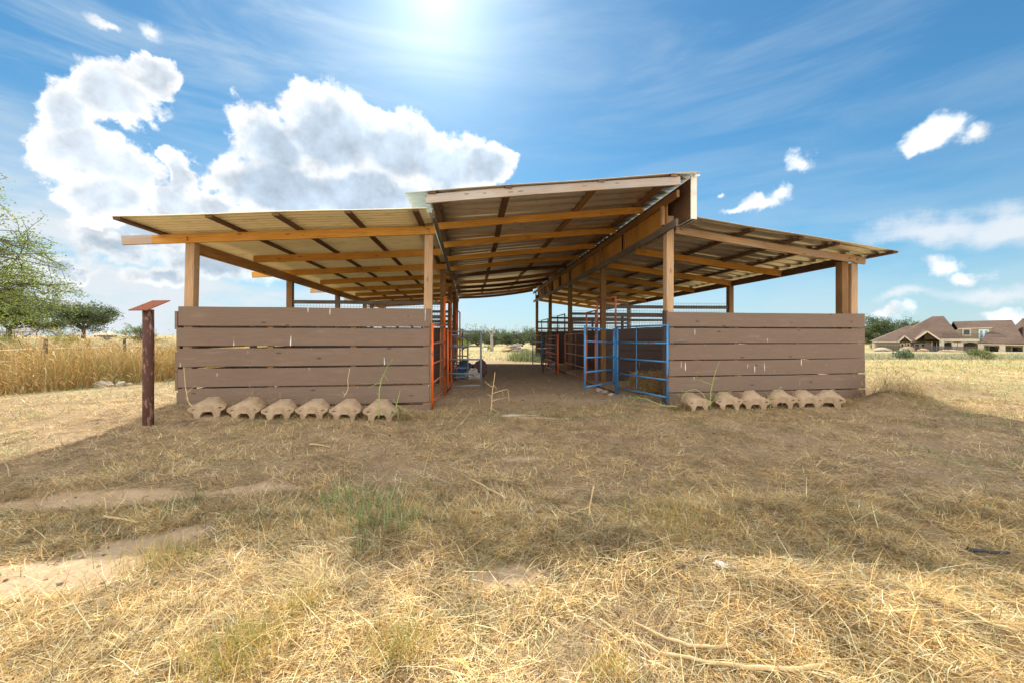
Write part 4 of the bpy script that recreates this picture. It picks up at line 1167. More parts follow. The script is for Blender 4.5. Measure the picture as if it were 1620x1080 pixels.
def oak_at(px, base_y, top_y, Y, w_px, label, seed, leaf_n=5200, **kw):
    x = (px - 810) / F * Y
    z = gz(x, Y)
    H = CAMZ + (530 - top_y) / F * Y - z
    sp = w_px / F * Y / 2
    tr = make_tree(seed, H * .93, sp * 1.25, H * .05, leaf_n, H * .045, kw.pop('cols', OAK), kw.pop('wts', [3, 3, 2, 2]), cluster=H * .05, **kw)
    return tr, (x, Y, z)
tr, loc = oak_at(132, 528, 483, 95, 88, '', 3, 14000, nmain=8, flat=.6)
put_tree('oak_tree', 'broad round topped oak standing alone in the left field', 'tree', loc, tr)
tr, loc = oak_at(14, 528, 470, 70, 110, '', 8, 13000, nmain=8, flat=.6)
put_tree('oak_tree', 'oak at the far left edge behind the mesquite branches', 'tree', loc, tr)
BUSH = [(.16, .20, .06), (.20, .24, .08), (.12, .16, .05)]
def bush(px, base_y, top_y, Y, w_px, label, seed, cols=BUSH, n=2600, dz=0):
    tr, loc = oak_at(px, base_y, top_y, Y, w_px, '', seed, n, cols=cols, wts=[1] * len(cols), trunk_h=.08, levels=2, nmain=9)
    put_tree('field_bush', label, 'bush', loc, tr, part_names=('stem', 'foliage'))
bush(103, 536, 519, 36, 30, 'yellow green bush in front of the lone oak', 21, [(.26, .30, .05), (.20, .25, .05)])
bush(222, 532, 512, 42, 62, 'round green bush behind the rusty pipe post', 22, [(.13, .20, .07), (.17, .24, .08)], 3600)
bush(2, 538, 517, 34, 28, 'dark green bush at the left frame edge below the oak', 23)
bush(170, 535, 526, 60, 22, 'low grey green bush right of the lone oak trunk', 24, [(.2, .22, .12)], 900)
bush(95, 530, 521, 110, 50, 'dim row of scrub left of the lone oak', 25, [(.10, .13, .08)], 1800)
bush(40, 530, 523, 120, 60, 'dim scrub on the horizon at the far left', 26, [(.10, .13, .08)], 1800)
# centre tree row, seen down the alley and through the right bays
protos = []
for i, (w, seed) in enumerate(((34, 31), (28, 32), (30, 33))):
    tr, loc = oak_at(800, 548, 523, 105, w * 1.35, '', seed, 9000, nmain=9, flat=.7, trunk_h=.08)
    protos.append((tr, loc))
row = [(756, 105), (781, 112), (803, 104), (826, 108), (849, 104), (872, 110), (896, 106), (921, 112), (948, 108), (980, 112), (738, 118), (716, 116)]
names = ['behind the dead snag', 'just right of the dead snag', 'above the log pile', 'right of the log pile', 'seen beside the far pale blue panel', 'seen through the far right bays', 'behind the far dark bow', 'behind the faded red panel', 'behind the tall red and blue bow', 'behind the blue panel', 'behind the lime green bush', 'farthest left']
root_of = {}
for i, ((px, Y), nm) in enumerate(zip(row, names)):
    tr, _ = protos[i % 3]
    x = (px - 810) / F * Y
    lab = f'dark green oak in the far tree row, {nm}'
    sc = random.uniform(.98, 1.2); s3 = (sc * random.uniform(1, 1.15), sc, sc)
    if i < 3:
        root_of[i] = put_tree('row_oak', lab, 'tree', (x, Y, gz(x, Y)), tr, 'far row of oaks', random.random() * 6, s3)
    else:
        copy_tree(root_of[i % 3], 'row_oak', lab, (x, Y, gz(x, Y)), random.random() * 6, s3)
# far wood on the horizon, haze painted into its leaf colours
n = 26000
X = rng.uniform(-70, 330, n); Yf = rng.uniform(330, 380, n)
hz = (2 + 4.5 * fbm(X * .03, X * 0 + 3, 111, 4)) * rng.random(n) ** .7
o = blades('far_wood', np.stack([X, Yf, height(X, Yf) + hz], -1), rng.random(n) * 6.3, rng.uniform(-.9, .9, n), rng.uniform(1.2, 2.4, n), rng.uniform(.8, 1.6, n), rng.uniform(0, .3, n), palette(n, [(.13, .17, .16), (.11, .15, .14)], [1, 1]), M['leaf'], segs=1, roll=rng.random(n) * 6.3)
tag(o, 'hazy dark line of distant woods on the horizon', 'woods', kind='stuff')
bush(733, 545, 528, 62, 18, 'lime green bush seen behind the grey alley gate', 27, [(.30, .36, .05), (.24, .30, .05)], 2600)
bush(771, 548, 537, 60, 15, 'small lime green bush at the foot of the dead snag', 28, [(.26, .30, .06), (.2, .25, .05)], 1600)
# dead snag
Y = 50; x = (778 - 810) / F * Y; z = gz(x, Y)
snag = empty('dead_tree', (x, Y, z)); tag(snag, 'bare dead tree snag with two upright limbs beyond the alley', 'dead tree')
k = Y / F
b = MB()
b.tube([(0, 0, -.2), (0, 0, .5), (.0, 0, 1.2), (-.05, 0, 1.75), (.05, 0, 2.05)], [.26, .22, .2, .18, .16], 9)
b.build('trunk', M['bark_pale'], snag, True)
b = MB(); b.tube([(.0, 0, 1.9), (.12, .05, 2.3), (.3, 0, 2.7), (.33, .05, 3.0), (.47, 0, 3.15)], [.13, .11, .08, .06, .03], 7)
b.tube([(.3, 0, 2.6), (.42, .1, 2.65), (.52, .1, 2.5)], [.04, .03, .015], 5); b.build('limb', M['bark_pale'], snag, True)
b = MB(); b.tube([(-.02, 0, 1.8), (-.2, .0, 2.25), (-.33, .05, 2.6), (-.55, 0, 2.85), (-.7, .05, 3.05)], [.12, .09, .07, .06, .03], 7)
b.tube([(-.35, .05, 2.62), (-.32, .1, 2.8)], [.04, .02], 5); b.build('limb', M['bark_pale'], snag, True)
# log pile
x, Y = (815 - 810) / F * 44, 44; z = gz(x, Y)
pile = empty('brush_pile', (x, Y, z)); tag(pile, 'heap of dry logs and brush lying in the field beyond the alley', 'brush pile')
rr = random.Random(4)
for i in range(44):
    a = rr.uniform(-.5, .5); L = rr.uniform(.7, 1.6); c = Vector((rr.uniform(-1.0, 1.0), rr.uniform(-.5, .5), 0)); c.z = rr.uniform(.08, .85) * (1 - abs(c.x + .1) / 1.5)
    d = Vector((math.cos(a), rr.uniform(-.6, .6), rr.uniform(-.22, .22))).normalized() * L / 2
    b = MB(); b.tube([c - d, c + Vector((0, 0, .03)), c + d], [rr.uniform(.035, .12)] * 3, 7); b.build('log', M['bark_pale'] if i % 3 else M['stick_dry'], pile, True)
x, Y = (768 - 810) / F * 46, 46; z = gz(x, Y)
br = empty('white_tub', (x, Y, z)); tag(br, 'small white tub standing in the field left of the snag', 'tub')
b = MB(); b.tube([(0, 0, 0), (0, 0, .1), (0, 0, .42), (0, 0, .45)], [.19, .21, .24, .25], 14); b.build('tub_body', M['white_paint'], br, True)
# green weeds at the right rear of the barn
n = 2600
x = rng.normal(1.0, .5, n); y = rng.normal(22.5, 1.2, n)
o = blades('green_weeds', np.stack([x, y, height(x, y)], -1), rng.random(n) * 6.3, rng.uniform(.7, 1.5, n), rng.uniform(.25, .8, n), rng.uniform(.02, .04, n), rng.uniform(0, .4, n), palette(n, [(.25, .29, .13), (.32, .34, .18), (.20, .25, .10)], [1, 1, 1]), M['leaf'])
tag(o, 'patch of green weeds at the far right corner of the alley', 'weeds', kind='stuff')

# left horizon: open shelter, pale roofed building
Y = 90; x = (28 - 810) / F * Y; z = gz(x, Y)
sh = empty('field_shelter', (x, Y, z)); tag(sh, 'small open shelter with a rusty flat roof in the left field', 'shelter')
b = MB(); b.slab([(-2.6, -1.5, 1.55), (3.0, -1.5, 1.45), (3.0, 1.5, 1.6), (-2.6, 1.5, 1.7)], (0, 0, .12)); b.build('roof', M['rust_plate'], sh)
for (px, py) in ((-2.4, -1.3), (2.8, -1.3), (-2.4, 1.3), (2.8, 1.3), (.2, -1.3)):
    b = MB(); b.board((px, py, -.2), (px, py, 1.5), .14, .14, up=(0, 1, 0)); b.build('post', M['post_dark'], sh)
Y = 120; x = (167 - 810) / F * Y; z = gz(x, Y)
hs = empty('farm_shed', (x, Y, z)); tag(hs, 'low shed with a pale pitched roof behind the lone oak', 'shed')
b = MB(); b.box((-1.9, -1.6, -.3), (1.9, 1.6, .7)); b.build('wall', M['stucco'], hs)
b = MB(); b.slab([(-2.1, -1.9, .65), (2.1, -1.9, .65), (.9, 0, 1.75), (-.9, 0, 1.75)], (0, 0, .08)); b.slab([(-2.1, 1.9, .65), (-.9, 0, 1.75), (.9, 0, 1.75), (2.1, 1.9, .65)], (0, 0, .08))
b.slab([(-2.1, -1.9, .65), (-.9, 0, 1.75), (-2.1, 1.9, .65)], (0, 0, .08)); b.slab([(2.1, -1.9, .65), (2.1, 1.9, .65), (.9, 0, 1.75)], (0, 0, .08)); b.build('roof', M['stucco_pale'], hs)

# wire fence in the tall grass
fp = [(-12.15, 8.0), (-12.5, 10.5), (-12.85, 13.0), (-13.2, 15.5), (-13.55, 18.0)]
fn = empty('wire_fence', (fp[0][0], fp[0][1], gz(*fp[0]))); tag(fn, 'wire fence on dark steel posts running through the tall grass', 'fence')
o0 = fn.location
for (x, y) in fp:
    b = MB(); zz = gz(x, y)
    b.board(Vector((x, y, zz - .3)) - o0, Vector((x + random.uniform(-.02, .02), y, zz + 1.16)) - o0, .075, .05, up=(0, 1, 0)); b.build('fence_post', M['dark_steel'], fn)
for h in (.35, .62, .9):
    b = MB(); b.tube([Vector((x, y, gz(x, y) + h)) - o0 for (x, y) in fp], .004, 4); b.build('fence_wire', M['wire'], fn)

# ------------------------------------------------------------------ house at the right
HY, HK = 100.0, 100.0 / F
# the house stands turned about 40 degrees, its long front facing the barn
HT = R(40); HC, HS = math.cos(HT), math.sin(HT)
HP = Vector((((1370 + 92 / 6.48) - 810) * HK, HY, 0))
def HX(a, d=0):
    r = ((1370 + a / 6.48) - 810) / F
    return (r * (HP.y + d * HC) - HP.x - d * HS) / (HC + r * HS)
HB = CAMZ - 26 * HK
def HZ(bv, d=0): return CAMZ + (530 - (490 + bv / 6.48)) / F * (HY - 6 + d * HC) - HB
hx0 = 0.0
house = empty('tan_house', (HP.x, HP.y, HB), -HT); tag(house, 'large tan stucco house with brown hip roofs across the right field', 'house')
def hp(a, bv, d=0): return Vector((HX(a, d) - hx0, d, HZ(bv, d)))
def hpart(name, mat, fn, parent=None):
    b = MB(); fn(b); return b.build(name, mat, parent or house)
EZ = HZ(330)
hpart('wall', M['stucco'], lambda b: b.box((0, 0, -1.2), (HX(455) - hx0, 14, EZ)))
hpart('wall', M['stucco'], lambda b: b.box((HX(455) - hx0 + .01, 1.2, -1.2), (HX(780) - hx0, 16, EZ - .02)))
hpart('wall', M['stucco'], lambda b: b.box((HX(780) - hx0 + .01, 3.2, -1.2), (HX(1900) - hx0, 16, EZ - .04)))
def hip(b, x0, x1, y0, y1, ze, rx0, rx1, ry, zr, t=.18):
    A0, A1, A2, A3 = Vector((x0, y0, ze)), Vector((x1, y0, ze)), Vector((x1, y1, ze)), Vector((x0, y1, ze))
    R0, R1 = Vector((rx0, ry, zr)), Vector((rx1, ry, zr))
    b.poly([A0, A1, R1, R0]); b.poly([A1, A2, R1]); b.poly([A2, A3, R0, R1]); b.poly([A3, A0, R0]); b.poly([A3, A2, A1, A0])
w = lambda a, d=0: HX(a, d) - hx0
hpart('roof', M['shingle'], lambda b: hip(b, w(68), w(560), -.8, 14.8, EZ, w(420, 7), w(468, 7), 7, HZ(165, 7)))
hpart('roof', M['shingle'], lambda b: hip(b, w(240), w(1010), -.3, 17.5, EZ + .03, w(680, 9), w(797, 9), 9, HZ(72, 9)))
# right long roof: planar slope with balcony recess
zr, ze_ = HZ(112, 9), EZ
def on_slope(a, bv):
    py = 490 + bv / 6.48; k = (530 - py) / F
    m = (zr - ze_) / 10
    def f(d): return ze_ + (d + 1) * m - (CAMZ - HB + k * (HP.y - HX(a, d) * HS + d * HC))
    d = -f(0) / (f(1) - f(0))
    return Vector((HX(a, d), d, ze_ + (d + 1) * m))
rp = [on_slope(1150, 338), on_slope(1645, 345), on_slope(1497, 104), on_slope(890, 122), on_slope(945, 196), on_slope(1290, 190)]
hpart('roof', M['shingle'], lambda b: b.slab(rp, (0, .05, -.16)))
e = rp[2]; bk = Vector((rp[1].x + 1, e.y + 9, rp[1].z))
hpart('roof', M['shingle'], lambda b: (b.slab([rp[1], bk, e], (0, .02, -.16)), b.slab([e, bk, Vector((rp[3].x, e.y + 9, rp[1].z)), rp[3]], (0, 0, -.16))))
hpart('roof', M['shingle'], lambda b: hip(b, w(1560, 5), w(2050, 5), 2, 20, EZ - .2, w(1500, 11) + 1.5, w(1900, 11), 11, HZ(108, 11)))
hpart('eave_trim', M['stucco_pale'], lambda b: (b.board((w(66), -.86, EZ - .06), (w(340), -.86, EZ - .06), .08, .2), b.board((w(1150), -1.06, HZ(346)), (w(1660), -1.06, HZ(350)), .1, .2), b.board((w(945, 3), 2.9, HZ(197, 3)), (w(1292, 3), 2.9, HZ(191, 3)), .12, .16)))
# balcony storey
hpart('upper_wall', M['stucco'], lambda b: b.slab([hp(812, 297, 3.4), hp(1290, 297, 3.4), hp(1285, 193, 3.4), hp(950, 197, 3.4), hp(905, 222, 3.4), hp(865, 225, 3.4)], (0, .25, 0)))
deck = hpart('balcony', M['stucco_pale'], lambda b: b.box((w(780), -.05, HZ(322)), (w(1168), 3.35, HZ(297))))
def railing(b):
    z0, z1 = HZ(294), HZ(248)
    for z in (z0 + .05, z1): b.board((w(785), .05, z), (w(1165), .05, z), .05, .06)
    for k in range(46):
        x = w(785) + (w(1165) - w(785)) * k / 45
        b.board((x, .05, z0), (x, .05, z1), .03, .03, up=(0, 1, 0))
hpart('railing', M['dark_steel'], railing, deck)
def window(a0, b0, a1, b1, d, parent=None, glass='glass', arch=False, fr='stucco_pale', t=.22, mull=0):
    x0, x1, z0, z1 = w(a0, d), w(a1, d), HZ(b1, d), HZ(b0, d)
    b = MB()
    b.board((x0 - t, d - .06, z0 - t / 2), (x1 + t, d - .06, z0 - t / 2), .12, t); b.board((x0 - t, d - .06, z1 + t / 2), (x1 + t, d - .06, z1 + t / 2), .12, t)
    b.board((x0 - t / 2, d - .06, z0), (x0 - t / 2, d - .06, z1), t, .12, up=(0, 1, 0)); b.board((x1 + t / 2, d - .06, z0), (x1 + t / 2, d - .06, z1), t, .12, up=(0, 1, 0))
    o = b.build('window', M[fr], house)
    b = MB(); b.box((x0, d - .05, z0), (x1, d - .02, z1)); b.build('pane', M[glass], o)
    for k in range(mull):
        b = MB(); xm = x0 + (x1 - x0) * (k + 1) / (mull + 1); b.board((xm, d - .07, z0), (xm, d - .07, z1), .08, .06, up=(0, 1, 0)); b.build('mullion', M['white_paint'], o)
    return o
window(362, 352, 383, 413, -.02); window(505, 355, 543, 413, 1.18); window(570, 353, 597, 413, 1.18)
window(1266, 370, 1378, 434, 3.18); window(1498, 370, 1700, 438, 3.18); window(1000, 208, 1062, 258, 3.38)
window(1190, 362, 1210, 432, 3.18); window(928, 345, 946, 440, 3.18)
# balcony doors
dr = hpart('balcony_door', M['white_paint'], lambda b: b.box((w(1155, 3.4), 3.32, HZ(294, 3.4)), (w(1258, 3.4), 3.39, HZ(206, 3.4))))
for a in (1168, 1220):
    hpart('pane', M['glass_green'], lambda b: b.box((w(a, 3.4), 3.29, HZ(286, 3.4)), (w(a + 26, 3.4), 3.33, HZ(218, 3.4))), dr)
# entry gable
gr = HZ(222, -3)
gx = (w(512, -3), w(628, -3), w(782, -3)); gz0 = (HZ(310, -3), HZ(328, -3))
def gable(b):
    b.slab([(gx[0], -3, gz0[0]), (gx[1], -3, gr), (gx[1], 7, gr), (gx[0], 7, gz0[0])], (0, 0, .18))
    b.slab([(gx[1], -3, gr), (gx[2], -3, gz0[1]), (gx[2], 7, gz0[1]), (gx[1], 7, gr)], (0, 0, .18))
gb_ = hpart('entry_roof', M['shingle'], gable)
hpart('barge_board', M['stucco_pale'], lambda b: (b.board((gx[0] - .1, -3.05, gz0[0] + .02), (gx[1] + .05, -3.05, gr + .04), .08, .32), b.board((gx[1] - .05, -3.05, gr + .04), (gx[2] + .1, -3.05, gz0[1] + .02), .08, .32)), gb_)
hpart('gable_wall', M['stucco'], lambda b: b.slab([(w(600, .6), .6, -1), (w(780, .6), .6, -1), (w(780, .6), .6, gz0[1]), (gx[1] + .2, .6, gr - .2), (w(600, .6), .6, gz0[1] + 1.2)], (0, .4, 0)))
wn = window(682, 318, 766, 418, .58, mull=1)
for a in (612, 775):
    hpart('column', M['stucco_pale'] if a > 700 else M['stucco'], lambda b: b.box((w(a, -2.6) - .35, -2.95, -1.2), (w(a, -2.6) + .35, -2.25, HZ(320, -2.6)))) if a > 700 else None
# small gable
sx = (w(335, -1), w(396, -1), w(462, -1))
def sg(b):
    b.slab([(sx[0], -1.4, HZ(328, -1)), (sx[1], -1.4, HZ(270, -1)), (sx[1], 5, HZ(270, -1)), (sx[0], 5, HZ(328, -1))], (0, 0, .15))
    b.slab([(sx[1], -1.4, HZ(270, -1)), (sx[2], -1.4, HZ(328, -1)), (sx[2], 5, HZ(328, -1)), (sx[1], 5, HZ(270, -1))], (0, 0, .15))
sgo = hpart('gable_roof', M['shingle'], sg)
hpart('barge_board', M['stucco_pale'], lambda b: (b.board((sx[0] - .1, -1.45, HZ(328, -1)), (sx[1] + .05, -1.45, HZ(268, -1)), .08, .28), b.board((sx[1] - .05, -1.45, HZ(268, -1)), (sx[2] + .1, -1.45, HZ(328, -1)), .08, .28)), sgo)
hpart('gable_wall', M['stucco'], lambda b: b.slab([(w(345), -.04, -1.2), (w(455), -.04, -1.2), (w(455), -.04, HZ(332)), (w(396), -.04, HZ(278)), (w(345), -.04, HZ(332))], (0, .03, 0)))
window(424, 350, 443, 402, -.06)
window(362, 352, 383, 413, -.06)
# porch arches and columns
for a in (905, 967, 1175, 1395, 1640):
    d = -.4 if a < 1100 else -.7
    hpart('column', M['stucco_pale'], lambda b: b.box((w(a, d) - .42, d - .3, -1.5), (w(a, d) + .42, d + .4, HZ(335, d))))
def arch(b, a0, a1, d):
    x0, x1 = w(a0, d), w(a1, d); zt = HZ(322, d); zs = HZ(352, d); rise = HZ(340, d) - zs + .25
    pts = [(x0, d, zt), (x0, d, zs)] + [(x0 + (x1 - x0) * k / 10, d, zs + rise * math.sin(math.pi * k / 10)) for k in range(1, 10)] + [(x1, d, zs), (x1, d, zt)]
    n = len(pts)
    # split in quads so the polygon stays valid
    for k in range(1, n - 2):
        p, q = pts[k], pts[k + 1]
        b.slab([(p[0], d, zt), p, q, (q[0], d, zt)], (0, .5, 0))
hpart('porch_arch', M['stucco'], lambda b: arch(b, 788, 898, -.3))
hpart('porch_arch', M['stucco'], lambda b: arch(b, 975, 1168, -.3))
hpart('porch_beam', M['stucco'], lambda b: b.box((w(1175), -.8, HZ(362)), (w(1700), -.3, HZ(340))))
# iron fence before the house
q = HX(120, -5); fo = Vector((HP.x + q * HC - 5 * HS, HP.y - q * HS - 5 * HC, HB))
fe = empty('iron_fence', fo, -HT); tag(fe, 'black iron picket fence along the front of the tan house', 'fence')
fx0, fx1 = 0, HX(1120, -5) - q
fz = gz(fo.x + fx1 * .5 * HC, fo.y - fx1 * .5 * HS) - HB
for k in range(0, 29):
    x = fx0 + (fx1 - fx0) * k / 28
    b = MB(); b.board((x, 0, fz - .6), (x, 0, fz + 1.35), .07, .07, up=(0, 1, 0)); b.build('fence_post', M['dark_steel'], fe)
b = MB()
for k in range(400):
    x = fx0 + (fx1 - fx0) * k / 399
    b.tube([(x, 0, fz - .3), (x, 0, fz + 1.25)], .016, 3, caps=False)
for z in (.1, 1.2): b.board((fx0, 0, fz + z), (fx1, 0, fz + z), .04, .05)
b.build('picket_panel', M['dark_steel'], fe)
# things in front of the house
def hw(a, bv, Y):
    px = 1370 + a / 6.48; return ((px - 810) / F * Y, Y)
def hbush(a, wpx, hpx, Y, label, seed, cols, n):
    x, Y = hw(a, 0, Y); z = gz(x, Y)
    Hh = hpx / 6.48 / F * Y; sp = wpx / 6.48 / F * Y / 2
    tr = make_tree(seed, Hh, sp * 1.2, .05, n, Hh * .13, cols, [1] * len(cols), cluster=Hh * .14, trunk_h=.08, levels=2, nmain=9)
    put_tree('house_bush', label, 'bush', (x, Y, z), tr, part_names=('stem', 'foliage'))
hbush(1170, 250, 78, 27.5, 'bright green bush in the weeds before the right side of the house', 51, [(.20, .24, .07), (.25, .28, .09)], 3000)
hbush(560, 150, 50, 28.5, 'grey green scrub right of the prickly pear', 52, [(.30, .30, .2), (.25, .26, .16)], 1600)
# prickly pear: pads
x, Y = hw(385, 0, 27); z = gz(x, Y)
pp = empty('prickly_pear', (x, Y, z)); tag(pp, 'dark green prickly pear clump in the weeds before the house', 'cactus')
bmx = bmesh.new()
rr = random.Random(3)
pads = [(Vector((-.5, 0, .08)), 0.0), (Vector((0, .1, .08)), 0.0), (Vector((.45, 0, .08)), 0.0), (Vector((-.22, .05, .06)), 1.5), (Vector((.22, .05, .06)), 1.5)]
for k in range(150):
    p, _ = pads[rr.randrange(len(pads))]
    a = rr.uniform(0, 6.28); el_ = rr.uniform(-.1, 1.3)
    q = p + Vector((math.cos(a) * math.cos(el_) * 1.5, math.sin(a) * math.cos(el_), math.sin(el_))) * .13
    if abs(q.x) > .9 or abs(q.y) > .5 or q.z > .62 * math.exp(-(q.x / .8) ** 2) + .08: continue
    pads.append((q, a))
for p, a in pads:
    mtx = Matrix.Translation(p) @ Matrix.Rotation(a, 4, 'Z') @ Matrix.Rotation(rr.uniform(-.5, .5), 4, 'Y') @ Matrix.Diagonal((.10, .03, .12, 1))
    bmesh.ops.create_icosphere(bmx, subdivisions=2, radius=1, matrix=mtx)
bmesh.ops.create_icosphere(bmx, subdivisions=2, radius=1, matrix=Matrix.Translation((0, 0, .03)) @ Matrix.Diagonal((.75, .3, .12, 1)))
me = D.meshes.new('cactus_pads'); bmx.to_mesh(me); bmx.free()
M['cactus'] = speckle('cactus', (.09, .13, .07), (.14, .18, .10), 3, .6, .2, .01)
me.materials.append(M['cactus']); o = D.objects.new('cactus_pads', me); COL.objects.link(o); o.parent = pp
for i, (a, Y, s, mat, lab) in enumerate([(168, 88, (1.8, 1.0, .65), 'rock', 'pale boulder in front of the left wing of the house'), (425, 84, (1.5, 1.0, .9), 'clay', 'reddish earth heap behind the prickly pear'), (590, 88, (1.2, .9, .6), 'clay', 'small brown earth heap right of the prickly pear'), (880, 84, (2.7, 1.0, .40), 'clay', 'long flat tan slab lying before the house porch')]):
    x, Y = hw(a, 0, Y)
    lump('yard_heap', lab, 'heap' if mat == 'clay' else 'boulder', (x, Y, gz(x, Y) + .35 * s[2]), s, M[mat], 70 + i, .4)
# trees behind the house
for i, (px, top, Y, wd, cols, lab) in enumerate([(1398, 506, 122, 56, OAK, 'large dark oak behind the left end of the house'), (1436, 508, 128, 44, OAK, 'second oak behind the house, right of the large one'), (1462, 505, 126, 34, [(.15, .16, .05), (.19, .19, .06)], 'yellow green oak rising over the left roof of the house'), (1380, 522, 140, 34, [(.14, .16, .06), (.10, .13, .05)], 'low tree at the left foot of the large oak')]):
    tr, loc = oak_at(px, 545, top, Y, wd * 1.15, '', 80 + i, 15000, cols=cols, wts=[1] * len(cols), nmain=8, flat=.8)
    put_tree('house_oak', lab, 'tree', loc, tr, 'trees behind the house')

# ------------------------------------------------------------------ sky and light
SUN_EL, SUN_AZ = R(40.5), R(-11)
world = D.worlds.new('World'); scene.world = world; world.use_nodes = True
nt = world.node_tree
for n in list(nt.nodes): nt.nodes.remove(n)
out = nt.nodes.new('ShaderNodeOutputWorld'); bg = nt.nodes.new('ShaderNodeBackground')
nt.links.new(bg.outputs[0], out.inputs[0])
sky = N(nt, 'ShaderNodeTexSky', sky_type='NISHITA'); sky.sun_disc = False
sky.sun_elevation = SUN_EL; sky.sun_rotation = SUN_AZ
sky.air_density = 1.0; sky.dust_density = .15; sky.ozone_density = 1.6
tc = nt.nodes.new('ShaderNodeTexCoord'); gen = tc.outputs['Generated']
nrm_ = N(nt, 'ShaderNodeVectorMath', operation='NORMALIZE'); nt.links.new(gen, nrm_.inputs[0]); dirv = nrm_.outputs[0]
sp = nt.nodes.new('ShaderNodeSeparateXYZ'); nt.links.new(dirv, sp.inputs[0])
az = math_n(nt, 'ARCTAN2', sp.outputs[0], sp.outputs[1]); el = math_n(nt, 'ARCSINE', sp.outputs[2])
def wnoise(scale, detail, rough=.6, dist=0.0, vec=None, col=False):
    n = nt.nodes.new('ShaderNodeTexNoise'); n.inputs['Scale'].default_value = scale; n.inputs['Detail'].default_value = detail
    n.inputs['Roughness'].default_value = rough; n.inputs['Distortion'].default_value = dist
    nt.links.new(vec or dirv, n.inputs['Vector'])
    return n.outputs['Color'] if col else n.outputs['Fac']
def vmath(op, a, b=None, scale=None):
    n = N(nt, 'ShaderNodeVectorMath', operation=op)
    for i, val in enumerate((a, b)):
        if val is None: continue
        if hasattr(val, 'is_output'): nt.links.new(val, n.inputs[i])
        else: n.inputs[i].default_value = val
    if scale is not None: n.inputs['Scale'].default_value = scale
    return n
cmb = nt.nodes.new('ShaderNodeCombineXYZ'); nt.links.new(az, cmb.inputs[0]); nt.links.new(el, cmb.inputs[1])
warp1 = vmath('SCALE', vmath('SUBTRACT', wnoise(5.5, 3, .55, col=True), (.5, .5, .5)).outputs[0], scale=.10).outputs[0]
warp2 = vmath('SCALE', vmath('SUBTRACT', wnoise(22, 5, .6, col=True), (.5, .5, .5)).outputs[0], scale=.05).outputs[0]
ae = vmath('ADD', vmath('ADD', cmb.outputs[0], warp1).outputs[0], warp2).outputs[0]
ae = vmath('MULTIPLY', ae, (1, 1, 0)).outputs[0]
def sky_ae(px, py):
    a = math.atan((px - 810) / F); return a, math.atan((530 - py) / F * math.cos(a))
def blob_field(blobs):
    f = None
    for (px, py, rx, ry) in blobs:
        a, e = sky_ae(px, py); a2, _ = sky_ae(px + rx, py); _, e2 = sky_ae(px, py - ry)
        d = vmath('SUBTRACT', ae, (a, e, 0)).outputs[0]
        d = vmath('DIVIDE', d, (abs(a2 - a), abs(e2 - e), 1)).outputs[0]
        q = math_n(nt, 'SUBTRACT', 1.0, vmath('LENGTH', d).outputs['Value'])
        f = q if f is None else math_n(nt, 'SMOOTH_MAX', f, q, .12)
    return f
puff_l = [(190, 165, 88, 58), (255, 140, 42, 38), (110, 190, 58, 66), (140, 250, 80, 72), (195, 275, 70, 60), (160, 320, 80, 45), (290, 290, 32, 45), (285, 328, 70, 30), (350, 326, 48, 22)]
puff_low = [(230, 365, 120, 36), (195, 395, 66, 30), (255, 440, 70, 20), (340, 410, 100, 34), (120, 420, 70, 14), (60, 460, 90, 14), (480, 420, 120, 30), (620, 440, 100, 24)]
puff_c = [(430, 225, 80, 74), (530, 215, 112, 84), (620, 240, 112, 80), (700, 265, 90, 62), (768, 262, 48, 34), (450, 300, 110, 60), (580, 315, 150, 60)]
small = [(1505, 205, 62, 36), (1465, 228, 42, 20), (1545, 212, 40, 28), (1262, 248, 32, 28), (1205, 325, 52, 20), (1238, 308, 38, 22), (1165, 335, 25, 10), (1140, 303, 14, 6), (250, 62, 32, 30), (185, 55, 32, 13), (1490, 425, 42, 26), (1520, 440, 55, 18), (1585, 500, 60, 16), (1410, 500, 40, 14)]
fbm1 = wnoise(7, 10, .60); fbm2 = wnoise(26, 8, .62); fbm3 = wnoise(3.2, 3, .5)
# the same puff noise a little nearer the sun: its difference gives the clouds relief
sv = Vector((math.sin(SUN_AZ) * math.cos(SUN_EL), math.cos(SUN_AZ) * math.cos(SUN_EL), math.sin(SUN_EL)))
off = vmath('ADD', dirv, tuple(sv * .035)).outputs[0]
relief = math_n(nt, 'SUBTRACT', wnoise(12, 7, .58), wnoise(12, 7, .58, vec=off))
det = math_n(nt, 'ADD', math_n(nt, 'MULTIPLY', math_n(nt, 'SUBTRACT', fbm1, .5), 1.25), math_n(nt, 'MULTIPLY', math_n(nt, 'SUBTRACT', fbm2, .5), 1.25))
fL = blob_field(puff_l); fC = blob_field(puff_c); fA = math_n(nt, 'MAXIMUM', fL, fC)
dA = math_n(nt, 'ADD', fA, math_n(nt, 'MULTIPLY', det, .72))
dL = math_n(nt, 'ADD', blob_field(puff_low), math_n(nt, 'MULTIPLY', det, .9))
dB = math_n(nt, 'ADD', blob_field(small), math_n(nt, 'MULTIPLY', det, 1.15))
def sms(x, lo, hi):
    n = N(nt, 'ShaderNodeMapRange', interpolation_type='SMOOTHSTEP')
    n.inputs['From Min'].default_value = lo; n.inputs['From Max'].default_value = hi
    nt.links.new(x, n.inputs['Value']); return n.outputs['Result']
mA = sms(dA, .0, .24); mB = sms(dB, .10, .85)
soft = math_n(nt, 'ADD', math_n(nt, 'MULTIPLY', math_n(nt, 'SUBTRACT', fbm1, .5), .55), math_n(nt, 'MULTIPLY', math_n(nt, 'SUBTRACT', fbm3, .5), .5))
thick = math_n(nt, 'MAXIMUM', sms(math_n(nt, 'ADD', fC, soft), .10, .62), math_n(nt, 'MULTIPLY', sms(math_n(nt, 'ADD', fL, soft), .05, .7), .72))
